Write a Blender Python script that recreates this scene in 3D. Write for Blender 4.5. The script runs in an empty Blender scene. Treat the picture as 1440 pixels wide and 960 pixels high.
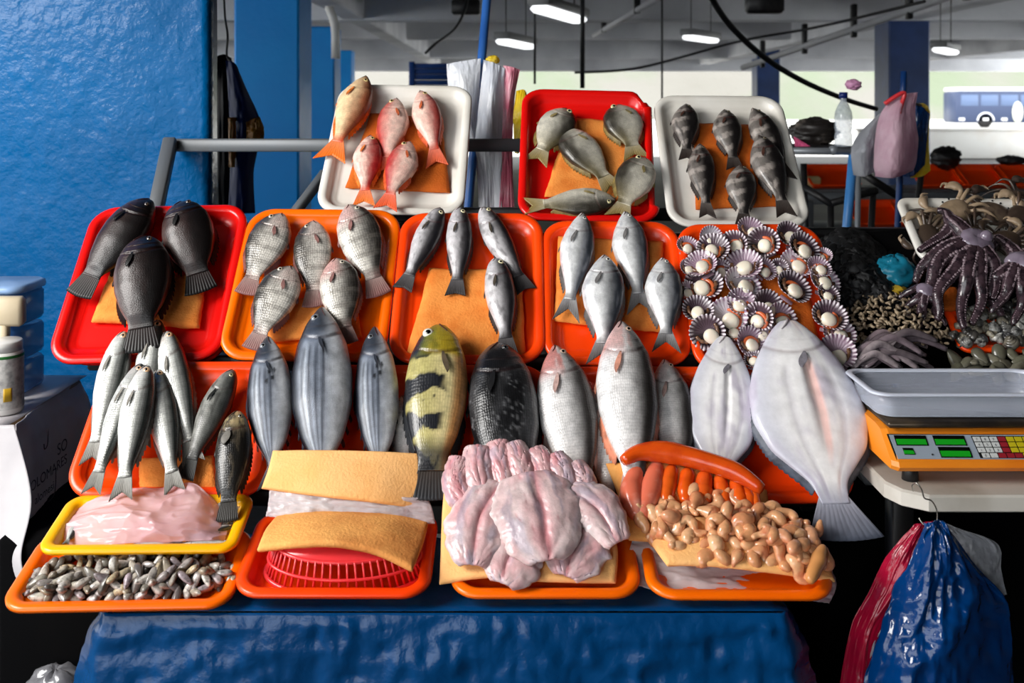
import bpy, math, random
import numpy as np
from mathutils import Vector, Matrix
random.seed(7); RS=np.random.RandomState(11)
SC=bpy.context.scene; COL=SC.collection
# ---------------------------------------------------------------- camera, world, light
F=1400.0; CX=720.0; HY=150.0; CAMZ=1.55
cam=bpy.data.cameras.new('camera'); camo=bpy.data.objects.new('camera',cam); COL.objects.link(camo)
camo.location=(0,0,CAMZ); camo.rotation_euler=(math.pi/2,0,0)
cam.sensor_width=36; cam.lens=36*F/1440; cam.shift_y=-(480-HY)/1440; cam.clip_end=400
cam.dof.use_dof=True; cam.dof.focus_distance=1.95; cam.dof.aperture_fstop=6.3
SC.camera=camo
w=bpy.data.worlds.new('sky'); SC.world=w; w.use_nodes=True
w.node_tree.nodes['Background'].inputs[0].default_value=(0.93,0.97,1.0,1)
w.node_tree.nodes['Background'].inputs[1].default_value=4.0
def area(name,loc,target,sx,sy,power,col=(1,1,1)):
    l=bpy.data.lights.new(name,'AREA'); l.shape='RECTANGLE'; l.size=sx; l.size_y=sy; l.energy=power; l.color=col
    o=bpy.data.objects.new(name,l); COL.objects.link(o); o.location=loc
    o.rotation_euler=(Vector(target)-Vector(loc)).to_track_quat('-Z','Y').to_euler(); return o
area('daylight_opening',(-2.45,0.75,2.5),(0.0,1.9,0.95),1.3,1.1,118,(1,0.98,0.95))
vs=SC.view_settings; vs.view_transform='Standard'; vs.look='None'; vs.gamma=1; vs.use_curve_mapping=False; vs.exposure=0.0
# ---------------------------------------------------------------- helpers
def P(px,py,Y): return np.array([(px-CX)/F*Y, Y, CAMZ-(py-HY)/F*Y])
class Row:
    def __init__(s,Yb,py,tilt):
        s.p=np.array([0,Yb,CAMZ-(py-HY)/F*Yb]); a=math.radians(tilt)
        s.d=np.array([0,math.cos(a),math.sin(a)]); s.n=np.array([0,-math.sin(a),math.cos(a)])
    def on(s,px,py,lift=0.0):
        r=np.array([(px-CX)/F,1,-(py-HY)/F]); o=np.array([0,0,CAMZ]); q=s.p+s.n*lift
        t=np.dot(q-o,s.n)/np.dot(r,s.n); return o+r*t
TOP=Row(2.30,300,46); MID=Row(1.95,508,47); SEC=Row(1.74,697,42); FRO=Row(1.55,842,15)
def nrm(v): v=np.asarray(v,float); return v/(np.linalg.norm(v)+1e-12)
def hsh(i,j,k): 
    v=np.sin(i*127.1+j*311.7+k*74.7)*43758.5453; return v-np.floor(v)
def vn(x,y,seed=0):
    x=np.asarray(x,float);y=np.asarray(y,float);i=np.floor(x);j=np.floor(y);a=x-i;b=y-j
    a=a*a*(3-2*a);b=b*b*(3-2*b)
    return (hsh(i,j,seed)*(1-a)+hsh(i+1,j,seed)*a)*(1-b)+(hsh(i,j+1,seed)*(1-a)+hsh(i+1,j+1,seed)*a)*b
def fbm(x,y,seed=0,o=3):
    r=0;a=.5
    for k in range(o): r=r+a*(vn(x*2**k,y*2**k,seed+k)-.5)*2; a*=.5
    return r
def ridge(x,y,seed=0,o=3):
    r=0;a=.6
    for k in range(o): r=r+a*(1-np.abs(vn(x*2**k,y*2**k,seed+k)-.5)*4); a*=.5
    return r
def lin(c):
    c=np.asarray(c,float)/255.; return np.where(c<=.04045,c/12.92,((c+.055)/1.055)**2.4)
def sst(a,b,x): t=np.clip((np.asarray(x)-a)/(b-a),0,1); return t*t*(3-2*t)
# ---- materials
MATS={}
def mat(name,rgb=None,rough=.4,metal=0,spec=.5,coat=0,trans=0,alpha=1,emis=0,attr=False,rnd=None,noise=None,bump=None,scale=None,mottle=None,thin=0,sss=0,ior=1.45,sheen=0):
    """rgb is sRGB 0-255. noise=(scale,rgb2,detail) mixes a second colour; bump=(scale,strength,distance); scale=(nu,nv,strength) fish scales on UV; rnd=list of colours chosen per object"""
    if name in MATS: return MATS[name]
    m=bpy.data.materials.new(name); m.use_nodes=True; nt=m.node_tree; N=nt.nodes; b=N['Principled BSDF']; Lk=nt.links.new
    I=b.inputs
    I['Roughness'].default_value=rough; I['Metallic'].default_value=metal; I['Specular IOR Level'].default_value=spec
    I['Coat Weight'].default_value=coat; I['Coat Roughness'].default_value=.12; I['Transmission Weight'].default_value=trans; I['Alpha'].default_value=alpha; I['IOR'].default_value=ior
    if sss: I['Subsurface Weight'].default_value=sss; I['Subsurface Radius'].default_value=(.01,.004,.003); I['Subsurface Scale'].default_value=.6
    out=None
    if attr:
        a=N.new('ShaderNodeAttribute'); a.attribute_name='Col'; out=a.outputs['Color']
    elif rnd:
        oi=N.new('ShaderNodeObjectInfo'); cr=N.new('ShaderNodeValToRGB'); cr.color_ramp.interpolation='LINEAR'
        while len(cr.color_ramp.elements)<len(rnd): cr.color_ramp.elements.new(.5)
        for i,c in enumerate(rnd):
            cr.color_ramp.elements[i].position=i/(len(rnd)-1); cr.color_ramp.elements[i].color=(*lin(c),1)
        Lk(oi.outputs['Random'],cr.inputs[0]); out=cr.outputs[0]
    else:
        c=N.new('ShaderNodeRGB'); c.outputs[0].default_value=(*lin(rgb),1); out=c.outputs[0]
    tc=N.new('ShaderNodeTexCoord')
    if noise:
        n=N.new('ShaderNodeTexNoise'); n.inputs['Scale'].default_value=noise[0]; n.inputs['Detail'].default_value=noise[2] if len(noise)>2 else 4
        Lk(tc.outputs['Object'],n.inputs['Vector'])
        r=N.new('ShaderNodeValToRGB'); r.color_ramp.elements[0].position=noise[3] if len(noise)>3 else .42; r.color_ramp.elements[1].position=noise[4] if len(noise)>4 else .68
        Lk(n.outputs['Fac'],r.inputs[0]); mx=N.new('ShaderNodeMix'); mx.data_type='RGBA'
        Lk(r.outputs[0],mx.inputs['Factor']); Lk(out,mx.inputs['A']); mx.inputs['B'].default_value=(*lin(noise[1]),1); out=mx.outputs['Result']
    if mottle:   # fine pigment variation: (scale, low, high)
        n=N.new('ShaderNodeTexNoise'); n.inputs['Scale'].default_value=mottle[0]; n.inputs['Detail'].default_value=6; n.inputs['Roughness'].default_value=.65; Lk(tc.outputs['Object'],n.inputs['Vector'])
        mr=N.new('ShaderNodeMapRange'); mr.inputs[1].default_value=.3; mr.inputs[2].default_value=.7; mr.inputs[3].default_value=mottle[1]; mr.inputs[4].default_value=mottle[2]; Lk(n.outputs['Fac'],mr.inputs[0])
        mx=N.new('ShaderNodeMix'); mx.data_type='RGBA'; mx.blend_type='MULTIPLY'; mx.inputs['Factor'].default_value=1; Lk(out,mx.inputs['A']); Lk(mr.outputs[0],mx.inputs['B']); out=mx.outputs['Result']
    nm=None
    if scale:
        uv=N.new('ShaderNodeUVMap'); mp=N.new('ShaderNodeMapping'); mp.inputs['Scale'].default_value=(scale[0],scale[1],1); Lk(uv.outputs[0],mp.inputs[0])
        vo=N.new('ShaderNodeTexVoronoi'); vo.voronoi_dimensions='2D'; vo.inputs['Randomness'].default_value=.35; vo.inputs['Scale'].default_value=1; Lk(mp.outputs[0],vo.inputs['Vector'])
        mr=N.new('ShaderNodeMapRange'); mr.inputs[1].default_value=.25; mr.inputs[2].default_value=.75; mr.inputs[3].default_value=1.0; mr.inputs[4].default_value=1-scale[2]; Lk(vo.outputs['Distance'],mr.inputs[0])
        mx=N.new('ShaderNodeMix'); mx.data_type='RGBA'; mx.blend_type='MULTIPLY'; mx.inputs['Factor'].default_value=1; Lk(out,mx.inputs['A']); Lk(mr.outputs[0],mx.inputs['B']); out=mx.outputs['Result']
        bp=N.new('ShaderNodeBump'); bp.inputs['Strength'].default_value=min(1,.3+scale[2]*.5); bp.inputs['Distance'].default_value=.0012; bp.invert=True; Lk(vo.outputs['Distance'],bp.inputs['Height']); nm=bp.outputs[0]
    if bump:
        n=N.new('ShaderNodeTexNoise'); n.inputs['Scale'].default_value=bump[0]; n.inputs['Detail'].default_value=5; Lk(tc.outputs['Object'],n.inputs['Vector'])
        bp=N.new('ShaderNodeBump'); bp.inputs['Strength'].default_value=bump[1]; bp.inputs['Distance'].default_value=bump[2]; Lk(n.outputs['Fac'],bp.inputs['Height'])
        if nm: Lk(nm,bp.inputs['Normal'])
        nm=bp.outputs[0]
    if nm: Lk(nm,I['Normal'])
    Lk(out,I['Base Color'])
    if thin:     # thin plastic lets light through from behind
        tr=N.new('ShaderNodeBsdfTranslucent'); Lk(out,tr.inputs[0]); ms=N.new('ShaderNodeMixShader'); ms.inputs[0].default_value=thin
        Lk(b.outputs[0],ms.inputs[1]); Lk(tr.outputs[0],ms.inputs[2]); Lk(ms.outputs[0],N['Material Output'].inputs['Surface'])
    if emis: Lk(out,I['Emission Color']); I['Emission Strength'].default_value=emis
    MATS[name]=m; return m
# ---- objects
def props(o,label=None,cat=None,group=None,kind=None):
    if label: o['label']=label
    if cat: o['category']=cat
    if group: o['group']=group
    if kind: o['kind']=kind
    return o
def raw(name,v,f,m=None,smooth=True,col=None,uv=None):
    me=bpy.data.meshes.new(name); v=np.asarray(v,float); me.from_pydata(v.tolist(),[],[tuple(map(int,q)) for q in f]); 
    if smooth: me.polygons.foreach_set('use_smooth',[True]*len(me.polygons))
    if m: me.materials.append(m)
    if col is not None:
        a=me.attributes.new('Col','FLOAT_COLOR','POINT'); c=np.ones((len(v),4)); c[:,:3]=col; a.data.foreach_set('color',c.ravel())
    if uv is not None:
        l=me.uv_layers.new(name='UVMap'); li=np.zeros(len(me.loops),int); me.loops.foreach_get('vertex_index',li); l.data.foreach_set('uv',np.asarray(uv)[li].ravel())
    me.update(); return me
def link(name,me,parent=None,loc=None,M=None):
    o=bpy.data.objects.new(name,me); COL.objects.link(o)
    if parent: o.parent=parent
    if M is not None: o.matrix_world=M if not parent else M
    elif loc is not None: o.location=loc
    return o
def empty(name,loc=(0,0,0),M=None):
    o=bpy.data.objects.new(name,None); COL.objects.link(o); o.empty_display_size=.05
    if M is not None: o.matrix_world=M
    else: o.location=loc
    return o
def frame(o,x,y,z):
    M=Matrix.Identity(4)
    for i in range(3): M[i][0]=x[i];M[i][1]=y[i];M[i][2]=z[i];M[i][3]=o[i]
    return M
class B:
    """collects shapes into one mesh"""
    def __init__(s): s.v=[];s.f=[];s.c=[]
    def add(s,v,f,col=None):
        n=len(s.v); v=np.asarray(v,float).reshape(-1,3); s.v+=v.tolist(); s.f+=[tuple(i+n for i in q) for q in f]
        if col is not None:
            c=np.asarray(col,float); c=np.tile(c,(len(v),1)) if c.ndim==1 else c; s.c+=c.tolist()
        return s
    def obj(s,name,m,parent=None,smooth=True,world=True,autobase=True):
        """verts are world coordinates: origin moved to the base centre; under a parent they are already local"""
        v=np.array(s.v); c=np.array(s.c) if len(s.c)==len(v) and len(s.c) else None
        if parent is None and autobase:
            o0=np.array([(v[:,0].min()+v[:,0].max())/2,(v[:,1].min()+v[:,1].max())/2,v[:,2].min()]); v=v-o0
        else: o0=(0,0,0)
        return link(name,raw(name,v,s.f,m,smooth,c),parent,o0)
def boxg(x0,x1,y0,y1,z0,z1):
    v=[(x,y,z) for x in (x0,x1) for y in (y0,y1) for z in (z0,z1)]
    return v,[(0,1,3,2),(4,6,7,5),(0,4,5,1),(2,3,7,6),(0,2,6,4),(1,5,7,3)]
def bev(c,ax,half,bw):
    """bevelled box: centre c, axes ax (3 rows), half sizes, bevel"""
    c=np.asarray(c,float); ax=np.asarray(ax,float); h=np.asarray(half,float); b=min(bw,.49*min(h)*2*.9)
    v=[];idx={}
    for sx in(-1,1):
        for sy in(-1,1):
            for sz in(-1,1):
                for k in range(3):
                    p=np.array([sx,sy,sz])*h; 
                    for q in range(3):
                        if q!=k: p[q]-=np.array([sx,sy,sz])[q]*b
                    idx[(sx,sy,sz,k)]=len(v); v.append(c+p@ax)
    f=[]
    S=(-1,1)
    for k in range(3):
        i,j=[q for q in range(3) if q!=k]
        for s in S:
            def g(a,bb):
                t=[0,0,0];t[k]=s;t[i]=a;t[j]=bb; return idx[(*t,k)]
            q=[g(-1,-1),g(1,-1),g(1,1),g(-1,1)]; f.append(q if (s>0)==(k!=1) else q[::-1])
    for k in range(3):      # edges parallel to axis k
        i,j=[q for q in range(3) if q!=k]
        for a in S:
            for bb in S:
                def g(s,kk):
                    t=[0,0,0];t[k]=s;t[i]=a;t[j]=bb; return idx[(*t,kk)]
                q=[g(-1,i),g(1,i),g(1,j),g(-1,j)]; f.append(q if (a*bb>0)==(k==1) else q[::-1])
    for sx in S:
        for sy in S:
            for sz in S:
                q=[idx[(sx,sy,sz,0)],idx[(sx,sy,sz,1)],idx[(sx,sy,sz,2)]]; f.append(q if sx*sy*sz>0 else q[::-1])
    return v,f
def bar(a,b,w,h,up=(0,0,1),bw=.002):
    a=np.asarray(a,float);b=np.asarray(b,float);x=nrm(b-a);y=nrm(np.cross(up,x));z=np.cross(x,y)
    return bev((a+b)/2,[x,y,z],[np.linalg.norm(b-a)/2,w/2,h/2],bw)
def tube(pts,rad,n=10,caps=True,flat=1.0,up=(0,0,1)):
    pts=np.asarray(pts,float);m=len(pts);rad=np.broadcast_to(np.asarray(rad,float),(m,));v=[];f=[]
    t=np.gradient(pts,axis=0); u=np.asarray(up,float); 
    for i in range(m):
        x=nrm(t[i]); 
        if i==0 and abs(np.dot(x,nrm(u)))>.95: u=np.array([1.,.3,0])
        y=nrm(u-np.dot(u,x)*x); z=np.cross(x,y); u=y
        for k in range(n):
            a=2*math.pi*k/n; v.append(pts[i]+rad[i]*(flat*y*math.cos(a)+z*math.sin(a)))
    for i in range(m-1):
        for k in range(n): f.append((i*n+k,i*n+(k+1)%n,(i+1)*n+(k+1)%n,(i+1)*n+k))
    if caps: f.append(tuple(range(n))[::-1]); f.append(tuple((m-1)*n+k for k in range(n)))
    return np.array(v),f
def ball(c,r,nu=12,nv=8,ax=None):
    c=np.asarray(c,float); r=np.broadcast_to(np.asarray(r,float),(3,)); ax=np.eye(3) if ax is None else np.asarray(ax)
    v=[];f=[]
    for i in range(nv+1):
        th=math.pi*i/nv
        for k in range(nu):
            a=2*math.pi*k/nu; v.append(c+(np.array([math.sin(th)*math.cos(a),math.sin(th)*math.sin(a),math.cos(th)])*r)@ax)
    for i in range(nv):
        for k in range(nu): f.append((i*nu+k,(i+1)*nu+k,(i+1)*nu+(k+1)%nu,i*nu+(k+1)%nu))
    return np.array(v),f
def sheet(G,t,edge=0,nref=None):
    """closed slab around the grid of points G (nu,nv,3) with thickness t; rounded border"""
    G=np.asarray(G,float); nu,nv=G.shape[:2]
    N=np.cross(np.gradient(G,axis=0),np.gradient(G,axis=1)); N/=np.linalg.norm(N,axis=2,keepdims=True)+1e-12
    if nref is not None and (N@np.asarray(nref)).mean()<0: N=-N; flip=True
    else: flip=False
    T=np.broadcast_to(np.asarray(t,float),(nu,nv)).copy()
    if edge:
        du=np.minimum(np.arange(nu),np.arange(nu)[::-1])[:,None]; dv=np.minimum(np.arange(nv),np.arange(nv)[::-1])[None,:]
        d=np.clip(np.minimum(du,dv)/edge,0,1); T*=.25+.75*np.sqrt(1-(1-d)**2)
    a=G+N*T[...,None]/2; b=G-N*T[...,None]/2; v=np.concatenate([a.reshape(-1,3),b.reshape(-1,3)]); n=nu*nv; f=[]
    for i in range(nu-1):
        for j in range(nv-1):
            p=i*nv+j; q=(p,p+nv,p+nv+1,p+1); f.append(q); f.append(tuple(k+n for k in q[::-1]))
    bd=[i*nv for i in range(nu)]+[(nu-1)*nv+j for j in range(1,nv)]+[i*nv+nv-1 for i in range(nu-2,-1,-1)]+[j for j in range(nv-2,0,-1)]
    for k in range(len(bd)):
        p,q=bd[k],bd[(k+1)%len(bd)]; f.append((q,p,p+n,q+n))
    if flip: f=[q[::-1] for q in f]
    return v,f
def bil(c,nu,nv):
    c=np.asarray(c,float); u=np.linspace(0,1,nu)[:,None,None]; v=np.linspace(0,1,nv)[None,:,None]
    return (c[0]*(1-u)+c[1]*u)*(1-v)+(c[3]*(1-u)+c[2]*u)*v
def lathe(c,prof,n=32,ax=None):
    c=np.asarray(c,float); ax=np.eye(3) if ax is None else np.asarray(ax); v=[];f=[];m=len(prof)
    for r,z in prof:
        for k in range(n):
            a=2*math.pi*k/n; v.append(c+np.array([r*math.cos(a),r*math.sin(a),z])@ax)
    for i in range(m-1):
        for k in range(n): f.append((i*n+k,i*n+(k+1)%n,(i+1)*n+(k+1)%n,(i+1)*n+k))
    return np.array(v),f
def rrect(hw,hl,r,n=8):
    p=[]
    for cx,cy,a0 in ((hw-r,hl-r,0),(-hw+r,hl-r,90),(-hw+r,-hl+r,180),(hw-r,-hl+r,270)):
        for k in range(n+1):
            a=math.radians(a0+90*k/n); p.append((cx+r*math.cos(a),cy+r*math.sin(a)))
    return np.array(p)
def loft(loops,cap0=True,cap1=False):
    n=len(loops[0]);v=np.concatenate([np.asarray(l,float) for l in loops]);f=[]
    for i in range(len(loops)-1):
        for k in range(n): f.append((i*n+k,i*n+(k+1)%n,(i+1)*n+(k+1)%n,(i+1)*n+k))
    if cap0: f.append(tuple(range(n))[::-1])
    if cap1: f.append(tuple((len(loops)-1)*n+k for k in range(n)))
    return v,f
def hull(pts):
    pts=sorted(map(tuple,pts)); 
    def half(ps):
        h=[]
        for p in ps:
            while len(h)>1 and (h[-1][0]-h[-2][0])*(p[1]-h[-2][1])-(h[-1][1]-h[-2][1])*(p[0]-h[-2][0])<=0: h.pop()
            h.append(p)
        return h
    return half(pts)[:-1]+half(pts[::-1])[:-1]
def inpoly(x,y,poly):
    r=False;n=len(poly)
    for i in range(n):
        x1,y1=poly[i];x2,y2=poly[(i+1)%n]
        if (y1>y)!=(y2>y) and x<(x2-x1)*(y-y1)/(y2-y1)+x1: r=not r
    return r
def one(name,g,m,label=None,cat=None,group=None,kind=None,smooth=True,col=None):
    b=B(); b.add(g[0],g[1],col); return props(b.obj(name,m,None,smooth),label,cat,group,kind)
def root(name,loc,label,cat,group=None):
    o=empty(name,tuple(loc)); props(o,label,cat,group); ROOTS[o.name]=np.array(loc,float); return o
ROOTS={}
def part(name,g,m,par,smooth=True,col=None):
    r=par
    while r.parent: r=r.parent
    v=np.asarray(g[0],float)-ROOTS[r.name]; b=B(); b.add(v,g[1],col); return b.obj(name,m,par,smooth)
def join(*gs):
    b=B()
    for g in gs: b.add(g[0],g[1])
    return np.array(b.v),b.f
# ---------------------------------------------------------------- setting
m_paint=mat('blue_wall_paint',(0,78,130),rough=.22,spec=.14,noise=(1.6,(0,88,144),5),bump=(30,.45,.012))
nt=m_paint.node_tree   # second, finer brush relief
m_pill=mat('blue_pillar_paint',(0,140,226),rough=.4,spec=.2,noise=(1.2,(0,152,234),4),bump=(9,.25,.02))
m_pdark=mat('dark_blue_paint',(4,44,92),rough=.4,noise=(2,(20,58,116),4))
m_conc=mat('painted_concrete',(232,232,234),rough=.75,noise=(.7,(196,196,200),6),bump=(20,.15,.01))
m_floor=mat('wet_concrete_floor',(64,61,58),rough=.55,spec=.3,noise=(1.5,(44,42,40),6),bump=(30,.2,.01))
m_roof=mat('dark_roof_sheet',(60,56,54),rough=.7,noise=(1,(42,38,36),4))
m_black=mat('black_steel',(22,22,24),rough=.45,noise=(14,(44,42,42),4))
m_grey=mat('grey_steel_paint',(96,100,104),rough=.45,metal=.2,noise=(9,(96,98,100),5))
m_white=mat('white_plastic',(224,222,216),rough=.35,noise=(3,(206,202,192),4))
def struct(name,g,m,smooth=False):
    return one(name,g,m,kind='structure',smooth=smooth)
struct('floor',boxg(-16,16,-6,31,-.1,0),m_floor)
struct('ground_outside',boxg(-120,160,31,240,-.3,-.02),mat('pale_ground',(214,210,202),rough=.9))
# blue wall beside the stall, slightly uneven plaster
G=bil([(-3.2,2.70,0),(-.825,2.70,0),(-.825,2.70,3.3),(-3.2,2.70,3.3)],120,140)
G[...,1]+=.010*fbm(G[...,0]*3,G[...,2]*3,3)+.0035*fbm(G[...,0]*14,G[...,2]*9,5,3)*sst(-.82,-.9,G[...,0])
v,f=sheet(G,.09,nref=(0,-1,0)); v[:,1]+=.045
struct('wall_left',(v,f),m_paint,True)
def pillar(name,x0,x1,y0,y1,top,m):
    return struct(name,bev(((x0+x1)/2,(y0+y1)/2,top/2),np.eye(3),((x1-x0)/2,(y1-y0)/2,top/2),.02),m)
pillar('pillar_1',-2.60,-1.99,9.3,9.9,3.3,m_pill)
pillar('pillar_2',-2.79,-2.32,13.0,13.5,2.60,m_pill)
pillar('pillar_3',-3.95,-3.55,22,22.5,2.8,m_pill)
pillar('pillar_4',5.49,6.09,14.5,15.1,3.3,m_pdark)
pillar('pillar_5',6.40,7.00,26,26.6,3.3,m_pdark)
# roof: concrete beams, dark corrugated sheet, purlins
v=[];f=[]
xs=np.linspace(-16,16,257)
for i,x in enumerate(xs):
    z=3.75+.03*(i%2)
    v+=[(x,-5,z),(x,31,z)]
for i in range(256): f.append((2*i,2*i+2,2*i+3,2*i+1))
struct('ceiling',(v,f),m_roof)
for i,(y,z0,z1) in enumerate(((6.2,2.95,3.7),(14.6,2.80,3.45),(20.3,2.92,3.5),(26.2,2.82,3.45),(30.2,2.62,3.3))):
    struct('beam_%d'%(i+1),bev((0,y,(z0+z1)/2),np.eye(3),(16,.18,(z1-z0)/2),.02),m_conc)
for i,x in enumerate((-9,-2.3,5.8,11.5)):
    struct('beam_%d'%(i+6),bev((x,17.0,3.12),np.eye(3),(.16,13.5,.3),.02),m_conc)
for i,y in enumerate((8.3,10.4,12.4,16.5,18.4,22.3,24.2,28.2)):
    struct('purlin_%d'%(i+1),bev((0,y,3.62),np.eye(3),(16,.05,.09),.005),mat('dark_purlin',(46,42,42),rough=.6))
# diagonal roof brace with black clips, right of the far pillar
m_brace=mat('pale_brace',(176,176,178),rough=.6)
a=P(1045,95,15.5);b=P(1420,-35,9.0)
r=root('roof_brace',(a+b)/2,'pale sloping roof brace with black clips at upper right','brace')
part('brace_tube',tube([a,b],.045,10),m_brace,r)
for t in (.12,.34,.55,.74,.9):
    c=a*(1-t)+b*t; part('clip',bev(c+np.array([0,0,.10]),np.eye(3),(.03,.05,.2),.01),m_black,r)
a=P(835,50,16.5);b=P(935,-8,11.0)
r=root('roof_brace',(a+b)/2,'short pale roof brace at top centre right of the first lamp','brace')
part('brace_tube',tube([a,b],.04,10),m_brace,r)
for t in (.2,.7):
    c=a*(1-t)+b*t; part('clip',bev(c+np.array([0,0,.06]),np.eye(3),(.04,.05,.1),.01),m_black,r)
# fluorescent lamps
m_tube=mat('lamp_diffuser',(246,248,250),rough=.3,emis=1.6)
def lamp(px,py,Y,dx,dy,label,lens=1.1):
    c=P(px,py,Y); d=nrm((dx,dy,0)); n=np.array([-d[1],d[0],0])
    r=root('fluorescent_lamp',c,label,'lamp','ceiling lamps'); A=[d,n,(0,0,1)]
    part('housing',bev(c+np.array([0,0,.05]),A,(lens/2,.10,.04),.015),mat('lamp_housing',(150,150,148),rough=.5),r)
    part('diffuser',bev(c-np.array([0,0,.015]),A,(lens/2-.02,.085,.035),.03),m_tube,r)
    for s in (-.35,.35): 
        p=c+d*s*lens; part('hanger',tube([p+np.array([0,0,.09]),p+np.array([0,0,max(.3,3.7-c[2])])],.006,6),m_black,r)
lamp(788,18,8.8,.34,.94,'largest ceiling strip lamp near the top centre',1.25)
lamp(726,60,11.5,.3,.95,'strip lamp hanging just right of the tilted blue pole',1.1)
lamp(986,53,13.0,.55,.8,'small strip lamp right of the centre under the roof',.9)
lamp(1330,70,12.5,.55,.8,'strip lamp right of the dark blue pillar at right',.9)
# downpipe near second pillar
one('downpipe',tube([P(462,-12,12.6),P(463,12,12.6),P(468,24,12.6),P(471,34,12.6),P(472,50,12.6),P(472,82,12.6)],.055,12),m_white,'white downpipe elbow beside the second blue pillar','pipe')
# hanging rods under the roof
for i,(px,Y,py1,lab) in enumerate(((752,9.5,118,'leftmost thin black hanging rod, behind the bags'),(819,8,124,'thick black hanging rod above the red tray'),(931,11,145,'thin black hanging rod beside the right white tray'))):
    one('hanging_rod',tube([P(px,-70,Y),P(px,py1,Y)],.012 if i!=1 else .02,8),m_black,lab,'rod','hanging rods')
# loose hose, upper right
pts=[P(x,y,4.0+.3*t) for t,(x,y) in enumerate(((985,-40),(1008,10),(1040,50),(1085,88),(1135,117),(1190,140),(1232,153)))]
def smooth(pts,n=40):
    pts=np.asarray(pts,float);k=len(pts);t=np.linspace(0,k-1,n);o=[]
    for x in t:
        i=min(int(x),k-2);u=x-i;p0=pts[max(i-1,0)];p1=pts[i];p2=pts[i+1];p3=pts[min(i+2,k-1)]
        o.append(.5*((2*p1)+(-p0+p2)*u+(2*p0-5*p1+4*p2-p3)*u*u+(-p0+3*p1-3*p2+p3)*u**3))
    return np.array(o)
one('black_hose',tube(smooth(pts),.014,10),m_black,'thick black hose sagging from the roof at upper right','hose')
one('roof_cable',tube(smooth([P(1300,2,7.5),P(1150,38,9),P(1040,58,9.5),P(900,95,10),P(808,102,10)]),.013,8),m_black,'thin dark cable sagging under the roof above the trays','cable')
# wires beside the lamps
one('roof_wire',tube(smooth([P(598,75,8),P(612,62,8),P(640,40,8.6),P(655,10,8.8),P(660,-20,9)]),.012,8),m_black,'thin dark wire left of the tilted blue pole','wire')
for px,py,Y,s,lab in ((655,10,10,.11,'black conduit box left of the tilted blue pole'),(1075,5,7,.10,'black conduit box above the hose at the top')):
    one('conduit_box',bev(P(px,py,Y),np.eye(3),(s*1.3,s*.6,s*.7),.02),m_black,lab,'box','conduit boxes')
# outside: hillside, low white wall, bus
G=bil([(-160,120,-2),(220,120,-2),(260,190,60),(-200,190,60)],90,40)
G[...,2]+=5*fbm(G[...,0]*.03,G[...,1]*.05,9); G[...,1]+=6*fbm(G[...,0]*.05,G[...,2]*.08,19)
struct('hillside',sheet(G,.5,nref=(0,-1,1)),mat('pale_hillside',(134,130,122),rough=.95,noise=(.05,(122,130,108),6,.48,.62),bump=(.3,.6,.6)),True)
one('low_wall',join(bev((14.6,29.9,.42),np.eye(3),(4.2,.12,.42),.02),bev((14.6,29.9,.87),np.eye(3),(4.3,.18,.035),.01)),mat('white_wall',(240,238,232),rough=.8,noise=(.8,(226,216,204),5)),'low white wall with coping outside at far right',"wall")
def bus():
    o=P(1345,187,75); x0=o[0]; z0=-.02; L=11.; H=2.95; c=np.array([x0+L/2,76.2,z0])
    r=root('bus',c,'dark blue and white bus parked beyond the white wall','bus')
    mb=mat('bus_blue',(58,70,100),rough=.35); mg=mat('bus_glass',(92,110,144),rough=.12); mw=mat('bus_white',(236,236,238),rough=.4)
    part('body',bev(c+np.array([0,0,.35+1.2]),np.eye(3),(L/2,1.2,1.2),.15),mb,r)
    part('roof',bev(c+np.array([0,0,H-.08]),np.eye(3),(L/2-.02,1.15,.16),.1),mw,r)
    for k in range(7): part('window',bev(c+np.array([-L/2+1.0+k*1.5,-1.2,2.05]),np.eye(3),(.66,.03,.42),.05),mg,r)
    for dx in (-L/2+2.2,L/2-2.4):
        part('wheel',lathe(c+np.array([dx,-1.0,.5]),[(.0,-.2),(.5,-.2),(.5,.15),(.0,.15)],20,[(1,0,0),(0,0,1),(0,1,0)]),m_black,r)
        part('wheel_arch',tube([c+np.array([dx+.62*math.cos(t),-1.21,.5+.62*math.sin(t)]) for t in np.linspace(0,math.pi,12)],.06,6),mw,r)
    part('emblem',lathe(c+np.array([-L/2+4.6,-1.22,1.15]),[(0,0),(.55,0),(.55,.02),(0,.02)],24,[(.75,0,0),(0,0,1.5),(0,-1,0)]),mat('bus_emblem',(224,226,206),rough=.5),r)
    for dx in (.4,2.2,3.6,5.9): part('panel_light',bev(c+np.array([-L/2+dx,-1.22,.62]),np.eye(3),(.22,.02,.11),.02),mw,r)
bus()
# blue crate stack far left of the pole
r=root('crate_stack',P(604,122,13),'stack of blue plastic crates beyond the left white tray','crates')
c=P(604,122,13); md=mat('blue_crate',(28,74,150),rough=.5)
for k in range(5):
    part('crate',bev(c+np.array([0,0,-.02+.072*k]),np.eye(3),(.25,.2,.030),.008),md,r)
part('post',bev(c+np.array([-.21,-.21,.13]),np.eye(3),(.035,.02,.19),.005),md,r)
one('crate_bench',join(bev(c+np.array([.1,0,-.1]),np.eye(3),(.8,.35,.04),.01),*[bev(np.array([c[0]+.1+sx*.7,c[1]+sy*.28,(c[2]-.14)/2]),np.eye(3),(.03,.03,(c[2]-.14)/2),.005) for sx in(-1,1) for sy in(-1,1)]),m_grey,'grey bench under the blue crates in the background','bench')

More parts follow.
